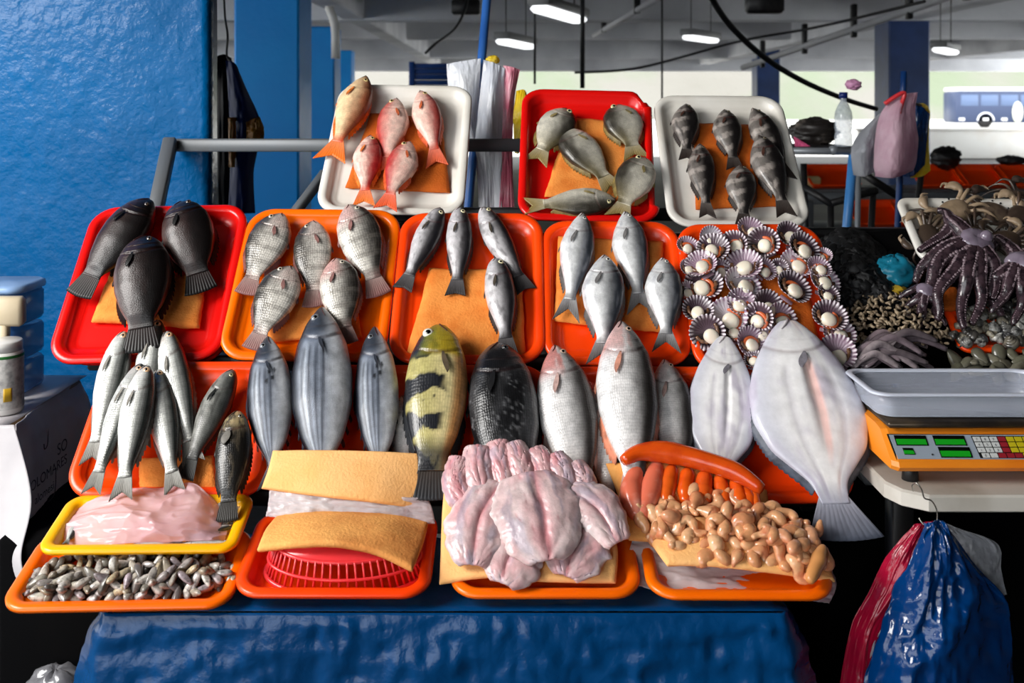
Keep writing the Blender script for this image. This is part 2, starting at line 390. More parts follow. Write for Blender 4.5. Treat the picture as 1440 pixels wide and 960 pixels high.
# added unseen walls behind and right of the viewer, cutting the fill light
struct('blocker_wall_back',boxg(-1.2,16,-5.2,-5,0,3.75),mat('blocker_grey',(84,84,86),rough=.8,noise=(1,(66,66,70),4))); struct('blocker_wall_right',boxg(6.2,6.4,-5,11.5,0,3.75),mat('blocker_grey'))
# ---------------------------------------------------------------- display stand
def onr(row,c,lift=0): return np.array([row.on(x,y,lift) for x,y in c])
sr=root('display_stand',(0,2.0,0),'stepped black and grey steel stand carrying the fish trays','stand')
def sbar(a,b,w,h,m=m_black,name='shelf_bar'): part(name,bar(a,b,w,h,bw=.004),m,sr)
for row,L,x0,x1 in ((SEC,.25,-.72,.58),(MID,.34,-.84,.64),(TOP,.34,-.40,.58)):
    for s in ((.015,L-.03) if row is not TOP else (.02,)):
        p=row.p+row.d*s-row.n*.028; sbar((x0,p[1],p[2]),(x1,p[1],p[2]),.03,.03)
    for x in ((x0+.05,-.1,x1-.05) if row is not TOP else (-.26,.17,.50)):
        a=row.p+row.d*.0-row.n*.05; b=row.p+row.d*L-row.n*.05
        sbar((x,a[1],a[2]),(x,b[1],b[2]),.028,.025,name='slope_bar')
# grey top frame: rail behind the top row and slanting left leg
ra=P(238,204,2.66); rb=P(905,222,2.66); rb[2]=ra[2]
sbar(ra,rb,.035,.034,m_grey,'top_rail')
l0=P(240,197,2.64); l1=P(205,360,2.42)
sbar(l0,l1,.034,.034,m_grey,'slant_leg'); sbar(P(405,312,2.5),P(458,242,2.62),.024,.024,m_grey,'diagonal_strut')
for x in (-.62,.50):
    for y in (1.88,2.45): sbar((x,y,0),(x,y,.88 if y<2 else 1.28),.035,.035,name='leg')
sbar((-.62,2.45,1.0),(.5,2.45,1.0),.03,.03,name='back_bar')
# front table under the first row of trays
tr=root('front_table',(-.13,1.67,0),'low front table under the blue tarpaulin','table')
part('table_top',bev((-.105,1.67,.756),np.eye(3),(.515,.13,.012),.004),mat('plywood',(150,120,84),rough=.7),tr)
for sx in (-.58,.37):
    for y in (1.56,1.78): part('leg',bev((sx,y,.372),np.eye(3),(.02,.02,.372),.003),m_black,tr)
# ---------------------------------------------------------------- trays
m_org=mat('orange_plastic',(255,74,8),rough=.28,spec=.5,noise=(5,(248,62,6),3))
m_org2=mat('yellow_orange_plastic',(255,112,0),rough=.28,noise=(5,(250,100,0),3))
m_red=mat('red_plastic',(226,18,12),rough=.25,noise=(5,(214,12,10),3))
m_wtray=mat('white_tray_plastic',(232,228,220),rough=.32,noise=(6,(214,208,196),5))
m_yel=mat('yellow_plastic',(255,186,0),rough=.28,noise=(5,(248,172,0),3))
def tray_geo(hw,hl,r,h=.024,t=.0035,lip=.016,step=True):
    prof=[(.060 if hw>.11 else .04,.003),(.046 if hw>.11 else .03,.003),(.038,.0035),(.034,.008),(.024,.0085),(.020,h-.004),(.014,h),(.004,h),(.0,h-.003),(.0,h-.008),(.003,h-.008),(.004,h-.005),(.012,h-.005),(.018,h-.010),(.024,.003),(.032,0.0)]
    loops=[]
    for d,z in prof:
        q=rrect(hw-d,hl-d,max(r-d*.9,.006),8); loops.append(np.column_stack([q,np.full(len(q),z)]))
    v,f=loft(loops,cap0=False); n=len(loops[0]); f.append(tuple(range(n))[::-1]); f.append(tuple((len(loops)-1)*n+k for k in range(n)))
    return v,[q[::-1] for q in f]
TRAYS={}
def tray(name,label,row,c,m,lift=0,r=.055,h=.024,group=None,tiltadd=0,chip=False):
    """c: TL,TR,BR,BL pixels of the rim; laid on the row's plane"""
    q=onr(row,c,lift+h); ctr=q.mean(0); x=nrm((q[1]-q[0])+(q[2]-q[3])); 
    W=(np.linalg.norm(q[1]-q[0])+np.linalg.norm(q[2]-q[3]))/2; L=(np.linalg.norm(q[0]-q[3])+np.linalg.norm(q[1]-q[2]))/2
    n=row.n; y=np.cross(n,x)
    if tiltadd:
        a=math.radians(tiltadd); y,n=y*math.cos(a)+n*math.sin(a),n*math.cos(a)-y*math.sin(a)
    v,f=tray_geo(W/2,L/2,r,h)
    if chip:   # pieces broken out of the rim at the upper right corner and along the right side
        k=sst(.35,.5,v[:,0]/W)*sst(.36,.42,v[:,1]/L)*sst(.2,.6,v[:,2]/h); v[:,2]-=k*.014; v[:,1]-=k*(.012+.008*np.sign(np.sin(v[:,0]*190)))
        k=sst(.42,.47,v[:,0]/W)*sst(.18,.14,np.abs(v[:,1]/L+.22))*sst(.2,.6,v[:,2]/h); v[:,0]-=k*.012; v[:,2]-=k*.008
    o=link(name,raw(name,v,f,m),None,M=frame(ctr-n*h,x,y,n)); props(o,label,'tray',group); return o
tray('serving_tray','red tray holding dark grouper, leftmost of the middle row',MID,((112,288),(337,291),(326,498),(84,514)),m_red,.001)
tray('serving_tray','second red tray peeking out beneath the dark grouper tray',MID,((130,302),(340,300),(330,510),(110,508)),m_red,-.018)
tray('serving_tray','yellowish orange tray holding five tilapia',MID,((338,292),(555,295),(553,506),(318,504)),m_org2,.002)
tray('serving_tray','orange tray with four slim grey fish and a bare foam pad',MID,((557,298),(756,299),(775,510),(553,510)),m_org,.004)
tray('serving_tray','orange tray holding four silvery fork-tailed fish',MID,((757,308),(938,312),(992,512),(770,512)),m_org,.0)
tray('serving_tray','orange tray full of open scallops',MID,((944,312),(1142,316),(1212,520),(984,526)),m_org,.008)
tray('serving_tray','white tray holding five pink and red fish',TOP,((466,118),(650,120),(669,302),(456,296)),m_wtray,.002)
tray('serving_tray','red tray with chipped rim holding five grey-yellow bream',TOP,((733,123),(912,128),(934,312),(729,307)),m_red,.004,h=.034,chip=True)
tray('serving_tray','white tray holding six dark banded fish',TOP,((918,134),(1098,133),(1143,320),(940,316)),m_wtray,.006)
tray('serving_tray','orange tray under the mullets, left end of the second row',SEC,((135,508),(392,508),(392,697),(101,697)),m_org,.0)
tray('serving_tray','orange tray under the bonitos and the olive fish',SEC,((402,512),(770,512),(778,700),(396,700)),m_org,.0)
tray('serving_tray','orange tray under the flounders, right end of the second row',SEC,((780,514),(1160,514),(1211,706),(786,704)),m_org,.0)
tray('serving_tray','orange tray heaped with small clams, front left corner',FRO,((52,745),(338,745),(347,846),(6,858)),m_org2,.0,r=.04,h=.022)
tray('serving_tray','yellow tray with pink film behind the clams',FRO,((98,692),(346,696),(345,768),(50,778)),m_yel,.022,r=.028,h=.03)
tray('serving_tray','red-orange tray holding the upturned slatted basket',FRO,((362,716),(600,716),(624,836),(328,834)),m_org,.0,r=.045,h=.03)
tray('serving_tray','orange tray under the pale pink fillets',FRO,((650,716),(880,716),(909,836),(622,836)),m_org2,.0,r=.045)
tray('serving_tray','orange tray under the tan roe, front right corner',FRO,((900,720),(1140,722),(1172,838),(904,838)),m_org2,.0,r=.045)
# ---------------------------------------------------------------- foam pads
m_foam=mat('orange_foam',(236,146,68),rough=.85,spec=.2,noise=(30,(222,124,50),6),bump=(220,.5,.003))
m_foamd=mat('brown_orange_foam',(196,96,26),rough=.8,spec=.25,noise=(25,(176,80,20),6),bump=(220,.5,.003))
m_foaml=mat('pale_orange_foam',(255,194,126),rough=.85,spec=.2,noise=(18,(250,184,112),6),bump=(220,.4,.003))
m_foamt=mat('tan_foam',(240,172,96),rough=.85,spec=.2,noise=(11,(206,130,66),6),bump=(200,.5,.003))
def pad(label,row,c,m,lift=.011,t=.014,amp=.002,seed=1,curl=0,n=28):
    G=bil(onr(row,c,lift),n,n); s=seed*7.3
    u=np.linspace(0,1,n)[:,None]; w=np.linspace(0,1,n)[None,:]
    G=G+row.n*(amp*fbm(u*4+s,w*4,seed)+curl*(2*u-1)**2)[...,None]
    e=.0025*fbm(u*9+s,w*9,seed+5); G=G+e[...,None]*np.array([1,0,0])+.0025*fbm(u*8,w*8+s,seed+9)[...,None]*row.d
    return one('foam_pad',sheet(G,t,3,nref=row.n),m,label,'pad','foam pads')
pad('brown-orange foam pad under the five pink fish',TOP,((521,160),(620,166),(633,271),(486,264)),m_foamd,.013,seed=1)
pad('foam pad under the grey-yellow bream',TOP,((800,166),(890,172),(898,290),(766,276)),m_foam,.013,seed=2)
pad('foam pad under the dark banded fish',TOP,((976,174),(1072,176),(1098,290),(978,294)),m_foamd,.014,seed=3)
pad('foam pad under the dark grouper',MID,((158,378),(290,388),(281,462),(129,452)),m_foam,.014,t=.02,seed=4)
pad('foam pad under the five tilapia',MID,((385,420),(500,418),(509,474),(376,480)),m_foam,.014,seed=5)
pad('large bare foam pad under the four slim grey fish',MID,((604,378),(733,380),(740,508),(569,508)),m_foam,.016,t=.018,seed=6)
pad('foam pad under the silvery fork-tailed fish',MID,((785,333),(932,340),(936,468),(779,452)),m_foam,.012,seed=7)
pad('foam pad under the scallops',MID,((1000,350),(1128,360),(1158,508),(1020,500)),m_foamd,.020,seed=8)
pad('foam pad under the tails of the mullets',SEC,((196,645),(300,640),(306,690),(196,690)),m_foam,.012,seed=9)
# ---------------------------------------------------------------- fish
def mixc(a,b,t): t=np.asarray(t)[...,None]; return np.asarray(a)*(1-t)+np.asarray(b)*t
SH={ # s, top, bottom outline (fractions of body height) and thickness
 'perch':((0,.05,.13,.27,.42,.6,.78,.92,1),(.03,.14,.27,.43,.48,.43,.28,.16,.15),(.03,.12,.25,.42,.52,.45,.27,.15,.15),(.05,.3,.6,.9,1,.85,.5,.22,.16)),
 'deep':((0,.04,.12,.26,.42,.6,.78,.92,1),(.04,.17,.34,.48,.52,.48,.33,.19,.17),(.04,.14,.28,.43,.48,.45,.32,.18,.17),(.06,.3,.6,.92,1,.82,.5,.25,.16)),
 'grouper':((0,.04,.12,.26,.42,.6,.78,.92,1),(.07,.18,.32,.45,.50,.48,.37,.23,.21),(.07,.18,.33,.45,.50,.47,.36,.22,.20),(.1,.4,.75,1,1,.85,.55,.3,.2)),
 'slim':((0,.03,.1,.24,.42,.6,.78,.92,1),(.06,.18,.31,.43,.48,.45,.33,.21,.2),(.06,.17,.31,.45,.52,.47,.31,.19,.19),(.1,.4,.7,.95,1,.9,.62,.38,.25)),
 'tuna':((0,.05,.13,.27,.44,.62,.8,.93,1),(.03,.14,.28,.43,.5,.48,.33,.12,.06),(.03,.13,.27,.43,.5,.48,.33,.12,.06),(.08,.35,.65,.95,1,.88,.5,.2,.15)),
 'drum':((0,.05,.13,.27,.42,.6,.78,.92,1),(.03,.14,.28,.44,.49,.48,.36,.20,.16),(.03,.12,.26,.42,.51,.49,.36,.20,.16),(.05,.3,.6,.9,1,.88,.55,.28,.16)),
 'flat':((0,.05,.13,.27,.42,.58,.74,.90,1),(.06,.15,.25,.39,.48,.52,.42,.15,.11),(.06,.15,.25,.39,.48,.50,.40,.15,.11),(.1,.4,.75,1,1,.85,.5,.25,.2)),
}
def prof(s,key,k):
    t=SH[key]; x=np.linspace(0,1,400); y=np.interp(x,t[0],t[k]); w=np.hanning(45); w/=w.sum()
    yp=np.concatenate([np.linspace(y[0]*.2,y[0],22),y,np.full(22,y[-1])]); ys=np.convolve(yp,w,'same')[22:-22]
    blend=sst(0,.07,x); ys=ys*blend+np.minimum(ys,y)*(1-blend)
    return np.interp(s,x,ys)*np.sqrt(np.clip(s/.012,.15,1))
def c_(r,g,b): return lin((r,g,b))
def rose(s,v,q,tone=0,red=0,**k):
    belly=mixc(c_(244,206,190),c_(240,214,150),np.full_like(s,tone)); back=mixc(c_(186,70,62),c_(150,104,60),np.full_like(s,tone))
    t=sst(-.35,.9,v+.25*fbm(s*7+q,v*3,3)); c=mixc(belly,back,t)
    c=mixc(c,c_(170,30,34),np.clip(.75*red*sst(-.1,.9,v)+.35*sst(.5,.62,vn(s*14+q,v*6,4))*(.3+red*.5),0,.9))
    return mixc(c,c_(222,70,30),sst(.88,1,s)*.7)
def bream(s,v,q,**k):
    t=sst(-.5,.75,v+.25*fbm(s*6+q,v*4,2)); c=mixc(c_(222,216,200),c_(60,56,48),t)
    return mixc(c,c_(186,168,110),.25*sst(.55,.95,s)+.25*sst(.25,0,s)*(v<0))
def banded(s,v,q,**k):
    b=sst(.15,.55,np.sin(s*30+v*1.4+q+.9*fbm(s*5,v*4,7))); t=sst(-.7,.5,v)
    c=mixc(c_(176,166,158),c_(26,23,23),np.clip(.60+.5*t,0,1)); c=mixc(c,c_(176,166,158),b*(1-sst(-.3,.35,v))*.75)
    return mixc(c,c_(40,36,36),.75*sst(.15,.55,fbm(s*9+q,v*4,9)))
def grouper(s,v,q,**k):
    c=mixc(c_(46,28,25),c_(12,8,8),sst(-.6,.5,v+.3*fbm(s*7+q,v*4,3))); c=mixc(c,c_(120,96,92),.6*sst(-.72,-.95,v)*sst(.2,.5,s))
    return mixc(c,c_(20,14,14),.5*sst(.1,.5,fbm(s*14+q,v*8,5)))
def tilapia(s,v,q,pink=0,**k):
    c=mixc(c_(222,216,206),c_(62,58,54),sst(-.4,.72,v+.25*fbm(s*6+q,v*3,3))); c=mixc(c,c_(120,114,106),.45*sst(.2,.9,np.sin(s*34+q))*sst(.3,.45,s))
    c=mixc(c,c_(226,158,150),(.25+.5*pink)*sst(.42,.2,s)*sst(.45,-.3,v)); return mixc(c,c_(150,110,104),.5*sst(.86,1,s))
def bass(s,v,q,**k):
    c=mixc(c_(206,202,204),c_(40,38,42),sst(-.5,.6,v+.2*fbm(s*6+q,v*3,3))); c=mixc(c,c_(62,58,60),.55*sst(.05,.4,fbm(s*10+q,v*3,5)))
    return mixc(c,c_(44,40,42),.8*sst(.86,1,s))
def silver(s,v,q,**k):
    c=mixc(c_(246,246,246),c_(62,68,78),sst(-.30,.72,v+.12*fbm(s*8+q,v*3,3))); c=mixc(c,c_(178,180,190),.4*sst(.0,.4,fbm(s*5,v*5+q,6)))
    return mixc(c,c_(112,108,108),.5*sst(.88,1,s))
def mullet(s,v,q,dark=0,**k):
    c=mixc(c_(248,248,242),c_(54,58,56),np.clip(sst(-.12,.72,v)+dark*.55,0,1)); st=sst(.35,.9,np.sin(v*24))*sst(.22,.34,s)*sst(-.75,-.4,v)
    c=mixc(c,c_(112,116,112),.5*st); c=mixc(c,c_(176,150,140),.35*sst(.22,.1,s)*sst(.4,-.3,v)); return mixc(c,c_(120,118,110),.45*sst(.86,1,s))
def drab(s,v,q,**k):
    c=mixc(c_(136,136,130),c_(64,66,64),sst(-.5,.8,v+.3*fbm(s*7+q,v*4,3))); c=mixc(c,c_(40,40,38),.6*sst(.1,.45,fbm(s*8+q,v*5,8))); return mixc(c,c_(30,28,28),.8*sst(.85,1,s))
def rockfish(s,v,q,**k):
    c=mixc(c_(74,66,54),c_(22,20,18),sst(-.2,.35,fbm(s*9+q,v*5,3)+.35*sst(.2,.5,s))); return mixc(c,c_(178,158,116),.9*sst(.34,.14,s)*sst(-.2,.3,fbm(s*14,v*5+q,6)+.25))
def bonito(s,v,q,spots=0,**k):
    c=mixc(c_(226,228,232),c_(124,132,146),sst(-.9,.1,v+.2*fbm(s*5+q,v*2,4))); c=mixc(c,c_(190,198,208),.7*np.exp(-((v-.55)/.13)**2)*sst(.25,.4,s)); c=mixc(c,c_(18,22,32),sst(.55,.92,v))
    for v0 in (-.12,.12,.36,.58): c=mixc(c,c_(30,36,50),.85*np.exp(-((v-v0-.12*(s-.5))/.06)**2)*sst(.28,.36,s)*sst(.0,.1,vn(s*6+q,v0*9,3)))
    c=mixc(c,c_(34,38,46),.85*sst(.29,.2,s)*sst(-.9,.0,v)); c=mixc(c,c_(70,76,88),.35*sst(.1,.5,fbm(s*6+q,v*3,12)))
    if spots:
        for a,b in ((.36,-.1),(.41,-.25),(.43,.02),(.35,-.35)): c=mixc(c,c_(24,26,32),.9*sst(1.1,.7,np.hypot((s-a)/.022,(v-b)/.075)))
    return c
def harlequin(s,v,q,**k):
    c=mixc(c_(222,206,150),c_(176,166,104),sst(-.5,.4,v)); n=fbm(s*7+q,v*2.2,3)+.9*np.sin(s*27+.6)*.55+.42*v
    c=mixc(c,c_(26,28,34),sst(.08,.26,n)*sst(-.55,-.2,v+.3*fbm(s*11,v*5,2))); c=mixc(c,c_(24,24,28),.9*sst(.42,.5,fbm(s*24+q,v*8,8))*sst(-.5,-.2,v))
    c=mixc(c,c_(226,150,84),sst(-.45,-.8,v)*.85); hd=sst(.335,.27,s); c=mixc(c,mixc(c_(188,160,40),c_(112,112,46),sst(-.5,.5,v+.3*fbm(s*12,v*4,4))),hd)
    c=mixc(c,c_(40,44,52),hd*sst(.45,.75,v)*sst(.05,.16,s)); return mixc(c,c_(30,30,34),.85*sst(.8,.92,s))
def blackfish(s,v,q,**k):
    c=mixc(c_(64,64,66),c_(24,24,26),sst(-.4,.3,fbm(s*5+q,v*3,3))); c=mixc(c,c_(126,126,128),.6*sst(.25,.5,fbm(s*46,v*20+q,5))*sst(.25,.4,s)); return mixc(c,c_(150,152,156),.5*sst(.5,.9,v)*sst(.3,.5,s))
def corvina(s,v,q,pink=.4,**k):
    c=mixc(c_(250,246,244),c_(58,54,52),sst(-.15,.66,v+.15*fbm(s*6+q,v*3,3))); c=mixc(c,c_(222,140,132),pink*sst(.36,.2,s)*sst(.25,-.2,v+.5*fbm(s*12+q,v*4,7))); return mixc(c,c_(210,180,170),.4*sst(.1,0,s))
def flounder(s,v,q,pink=.3,**k):
    c=mixc(c_(250,247,246),c_(204,204,216),sst(.35,.95,np.abs(v))*.9); c=mixc(c,c_(196,186,204),.7*sst(-.05,.4,fbm(s*5+q,v*3,3))); c=mixc(c,c_(150,140,160),.35*np.exp(-((np.abs(v-.1)-.42)/.05)**2)*sst(.3,.36,s))
    c=mixc(c,c_(232,172,158),pink*np.exp(-((v-.18)/.07)**2)*sst(.26,.32,s)*sst(.86,.7,s)); c=mixc(c,c_(232,188,170),.5*pink*sst(.1,.5,fbm(s*4+q,v*2,9))*sst(0,.5,v)); return mixc(c,c_(176,176,192),.8*sst(.88,1,s))
SP={ # shape, colour fn, body fraction, thickness ratio, scales (u,v,strength), metal, fin colour, tail(spread,notch), eye(s,v,r,iris)
 'rose':('perch',rose,.80,.34,(46,20,.18),.0,(214,92,52),(.30,.34),(.13,.38,.075,(206,180,120)),'pink_fish','fish'),
 'bream':('deep',bream,.78,.27,(46,24,.22),.25,(132,112,62),(.27,.45),(.11,.40,.075,(206,196,150)),'bream','fish'),
 'banded':('perch',banded,.82,.32,(50,22,.15),.0,(46,36,32),(.24,.3),(.11,.40,.05,(120,110,90)),'banded_fish','fish'),
 'grouper':('grouper',grouper,.82,.34,(70,36,.12),.0,(10,8,8),(.27,.0),(.12,.46,.05,(70,56,46)),'grouper','fish'),
 'tilapia':('deep',tilapia,.83,.28,(34,17,.45),.15,(128,84,80),(.25,.0),(.13,.40,.06,(190,180,160)),'tilapia','fish'),
 'bass':('slim',bass,.84,.38,(60,24,.14),.1,(48,44,44),(.30,.18),(.11,.42,.085,(222,212,170)),'slim_grey_fish','fish'),
 'silver':('perch',silver,.82,.33,(70,36,.10),.3,(96,92,90),(.30,.62),(.10,.32,.055,(206,206,200)),'silver_fish','fish'),
 'mullet':('slim',mullet,.85,.40,(48,18,.25),.25,(120,116,108),(.27,.4),(.085,.30,.10,(210,170,130)),'mullet','fish'),
 'drab':('slim',drab,.84,.38,(50,20,.15),.0,(40,40,38),(.30,.05),(.10,.4,.08,(150,146,110)),'dark_grey_fish','fish'),
 'rockfish':('grouper',rockfish,.84,.40,(40,18,.2),.0,(36,32,28),(.26,.0),(.12,.5,.07,(110,100,80)),'mottled_rockfish','fish'),
 'bonito':('tuna',bonito,.90,.38,(150,60,.12),.12,(52,56,66),(.28,.6),(.115,.34,.07,(120,124,130)),'bonito','fish'),
 'harlequin':('grouper',harlequin,.86,.36,(44,22,.16),.0,(40,42,46),(.26,.0),(.125,.50,.085,(226,222,206)),'olive_headed_fish','fish'),
 'blackfish':('grouper',blackfish,.86,.36,(58,30,.3),.1,(26,26,28),(.26,.0),(.10,.34,.05,(60,60,60)),'black_fish','fish'),
 'corvina':('drum',corvina,.86,.36,(56,28,.25),.2,(196,168,160),(.24,.2),(.10,.42,.055,(190,160,140)),'silvery_drum_fish','fish'),
 'flounder':('flat',flounder,.86,.15,None,.0,(84,90,104),(.28,.0),None,'flounder','fish'),
}
m_eye=mat('pupil_black',(8,8,10),rough=.08,spec=.7); m_mouth=mat('mouth_dark',(70,36,34),rough=.4)
def finmesh(root,tip,nr,thick,amp,jag=0,nu=None,nv=6,bulge=0):
    """fin between a root polyline and a tip polyline (k,3) with ray ridges"""
    root=np.asarray(root,float);tip=np.asarray(tip,float); nu=nu or nr*3+1; u=np.linspace(0,1,nu)
    R=np.stack([np.interp(u,np.linspace(0,1,len(root)),root[:,i]) for i in range(3)],1); T=np.stack([np.interp(u,np.linspace(0,1,len(tip)),tip[:,i]) for i in range(3)],1)
    if jag: T=R+(T-R)*(1-jag*(.5+.5*np.cos(2*np.pi*nr*u)))[:,None]
    v=np.linspace(0,1,nv)[None,:,None]; G=R[:,None]*(1-v)+T[:,None]*v
    G[...,2]+=amp*np.cos(2*np.pi*nr*u)[:,None]*np.linspace(.2,1,nv)[None]+bulge*np.sin(np.linspace(0,np.pi,nv))[None]
    tt=np.linspace(thick*1.6,thick*.5,nv)[None]*np.ones((nu,1)); return sheet(G,tt)
PECT={'tilapia':(190,150,140),'silver':(186,186,186),'mullet':(196,190,180),'corvina':(226,180,168),'rockfish':(230,226,214),'bass':(150,132,104),'banded':(150,90,70),'harlequin':(210,170,120),'bream':(190,180,140),'flounder':(236,214,212),'rose':(240,150,100)}
def fish(sp,label,row,sn,tl,w,dors,lift=.022,bend=0,group=None,roll=0,spread=1,pect=1,seed=None,eye=True,fincol=None,belly=0,**kw):
    key,cf,lb,th,sc,metal,fc,(tsp,notch),ey,name,cat=SP[sp]; fc=fincol or fc; thk=kw.pop('thk',None) or th
    A=row.on(*sn,lift);Bq=row.on(*tl,lift); Lt=np.linalg.norm(Bq-A); X=(Bq-A)/Lt; N=row.n-np.dot(row.n,X)*X; N=nrm(N); Yd=np.cross(N,X)
    ds=1 if ((Yd[0]<0)==(dors=='L')) else -1
    if dors in 'UD': ds=1 if ((Yd[2]>0)==(dors=='U')) else -1
    if roll:
        a=math.radians(roll); N,Yd=N*math.cos(a)+Yd*math.sin(a),Yd*math.cos(a)-N*math.sin(a)
    hw=w/F*((A[1]+Bq[1])/2); q=seed if seed is not None else (sn[0]*.137+sn[1]*.031)%17; ht=thk*hw
    M=frame((A+Bq)/2-N*ht*.9,X,Yd,N); r=empty(name,M=M); props(r,label,cat,group)
    z0=ht*.9
    def bd(V):
        V=np.array(V,float); V[...,1]=V[...,1]+bend*Lt*((2*V[...,0]/Lt)**2-.33)*.25; V[...,1]*=ds; return V
    ns,nf=(72,56) if w<60 else (124,88); s=np.concatenate([np.linspace(0,.36,int(ns*.46),endpoint=False),np.linspace(.36,1,ns-int(ns*.46))]); s[0]=.001
    top=prof(s,key,1)*hw;bot=prof(s,key,2)*hw; tk=prof(s,key,3)*ht*(1-.75*sst(.88,1,s))
    if belly: bot=bot*(1+belly*np.exp(-((s-.4)/.16)**2))
    cen=(top-bot)/2; hh=(top+bot)/2; ph=np.linspace(0,2*np.pi,nf,endpoint=False)
    S=np.repeat(s[:,None],nf,1); V=np.repeat(np.sin(ph)[None],ns,0); C=np.repeat(np.cos(ph)[None],ns,0)
    Yv=cen[:,None]+hh[:,None]*V; pw=.8 if sp!='flounder' else .55
    Z=tk[:,None]*np.sign(C)*np.abs(C)**pw; Xv=-Lt/2+S*lb*Lt
    gs={'tuna':.27,'flat':.24}.get(key,.285); ge=gs-.075*(V+.05)**2
    Z*=1+.055*np.exp(-np.clip(ge-S,0,1)/.06)*(S<ge)*(np.abs(V)<.9); Z*=1-.05*np.exp(-((S-ge-.012)/.012)**2)
    ge2=gs*.72-.05*(V)**2; Z*=1+.04*(S<ge2)*np.exp(-np.clip(ge2-S,0,1)/.03)
    if sp=='flounder': Z*=1-.35*np.exp(-((V-.12)/.06)**2)*sst(.26,.32,S)*sst(.85,.6,S)
    Z*=1+.03*fbm(S*5+q,V*2,1)
    if sp=='flounder':
        Z*=1-.07*np.exp(-((np.abs(V-.1)-.42)/.05)**2)*sst(.28,.36,S)+.035*fbm(S*9+q,V*3,5)+.02*np.sin(S*70-np.abs(V)*9)*sst(.3,.4,S)
    col=cf(S,V,q,**kw); line=np.exp(-((S-ge-.006)/.009)**2)+.45*np.exp(-((S-ge2)/.006)**2)*(S>.05)*(np.abs(V)<.85)*(C>-.2)
    col=mixc(col,col*.42+np.array([.05,.01,.01])*(.3 if sp in('bonito','blackfish','grouper','drab') else 1),np.clip(line*.8,0,1))
    col=mixc(col,c_(24,18,18),np.exp(-((S)/.006)**2)*.5)
    v=bd(np.stack([Xv,Yv,Z+z0],-1)).reshape(-1,3); f=[]
    for i in range(ns-1):
        for k in range(nf):
            a=i*nf+k;b=i*nf+(k+1)%nf; f.append((a,b,b+nf,a+nf) if ds<0 else (a,a+nf,b+nf,b))
    f.append(tuple(range(nf)) if ds>0 else tuple(range(nf))[::-1]); f.append(tuple((ns-1)*nf+k for k in range(nf))[::-1] if ds>0 else tuple((ns-1)*nf+k for k in range(nf)))
    mb=mat('fish_skin_'+sp,attr=True,rough=.30 if metal else .34,metal=metal,spec=.5,coat=.12 if sp in('grouper','blackfish') else .25,scale=sc,mottle=(55,.70,1.18) if sp!='flounder' else (40,.88,1.06),bump=(90,.16,.002) if sp!='bonito' else (60,.06,.001))
    uv=np.stack([S*1.0,.5+.5*V],-1).reshape(-1,2)
    link('body',raw('body',v,f,mb,True,col.reshape(-1,3),uv),r)
    mf=mat('fin_%d_%d_%d'%fc,fc,rough=.45,spec=.4 if sum(fc)>90 else .12,noise=(60,tuple(int(x*.7) for x in fc),3))
    def surf(ss,vv): 
        t=np.interp(ss,s,tk);c0=np.interp(ss,s,cen);h0=np.interp(ss,s,hh); return np.array([-Lt/2+ss*lb*Lt,c0+h0*vv,z0+t*1.06*math.sqrt(max(0,1-vv*vv))**pw])
    def put(nm,g,m,parent=r):
        vv=bd(g[0]); ff=g[1] if ds>0 else [x[::-1] for x in g[1]]; return link(nm,raw(nm,vv,ff,m),parent)
    # tail
    xe=-Lt/2+lb*Lt; pt=top[-1];pb=bot[-1]; sp_=tsp*hw*spread*(1.0 if notch else .92); xt=Lt/2
    u=np.linspace(-1,1,9); rootp=[(xe-.04*Lt,pt*.5*0+(pt+pb)/2*x+(pt-pb)/2,z0) for x in u*.95]
    tipp=[(xt-(notch*(1-abs(x))*(xt-xe) if notch else .10*(xt-xe)*x*x),sp_*x*1.25,z0-.25*ht) for x in u]
    tg=finmesh(rootp,tipp,11,.0011,.0009,nv=9); nvt=len(tg[0])//2; ce=col[-4].mean(0); tcol=mixc(ce,lin(fc),np.tile(np.linspace(0,1,9)**.55,nvt//9)); tcol*=(.85+.3*RS.rand(nvt,1))
    vv=bd(tg[0]); link('tail_fin',raw('tail_fin',vv,tg[1] if ds>0 else [x[::-1] for x in tg[1]],mat('tail_skin',attr=True,rough=.4,spec=.35),True,np.concatenate([tcol,tcol])),r)
    # dorsal and anal fins
    def along(s0,s1,up,h,n=10,sk=.05):
        ss=np.linspace(s0,s1,n); e=np.interp(ss,s,top) if up else -np.interp(ss,s,bot); x=-Lt/2+ss*lb*Lt; sg=1 if up else -1
        hh_=h*hw*np.sin(np.linspace(.35,np.pi-.25,n))**.7
        return np.stack([x,e*.94,np.full(n,z0)],1),np.stack([x+sk*Lt+hh_*.35,e+sg*hh_,np.full(n,z0-.45*ht)],1)
    if sp=='flounder':
        a,b=along(.16,.93,True,.045,24,.012); put('dorsal_fin',finmesh(a,b,34,.0011,.0008,.12,nv=4),mf)
        a,b=along(.28,.93,False,.045,24,.012); put('anal_fin',finmesh(a,b,30,.0011,.0008,.12,nv=4),mf)
    elif sp=='bonito':
        a,b=along(.30,.55,True,.07); put('dorsal_fin',finmesh(a,b,8,.0011,.0006,.2,nv=4),mf)
        for k,ss in enumerate(np.linspace(.66,.93,5)):
            for up in (True,False):
                a,b=along(ss,ss+.025,up,.025,4,.012); put('finlet',finmesh(a,b,2,.0006,.0001,nv=3),mf)
    else:
        a,b=along(.30,.86,True,.042); put('dorsal_fin',finmesh(a,b,12,.0011,.0008,.28,nv=4),mf)
        a,b=along(.62,.87,False,.045); put('anal_fin',finmesh(a,b,7,.0011,.0008,.2,nv=4),mf)
        a,b=along(.34,.42,False,.06,6,.07); b[:,2]+=.35*ht; put('pelvic_fin',finmesh(a,b,4,.0011,.0006,.1,nv=4),mf)
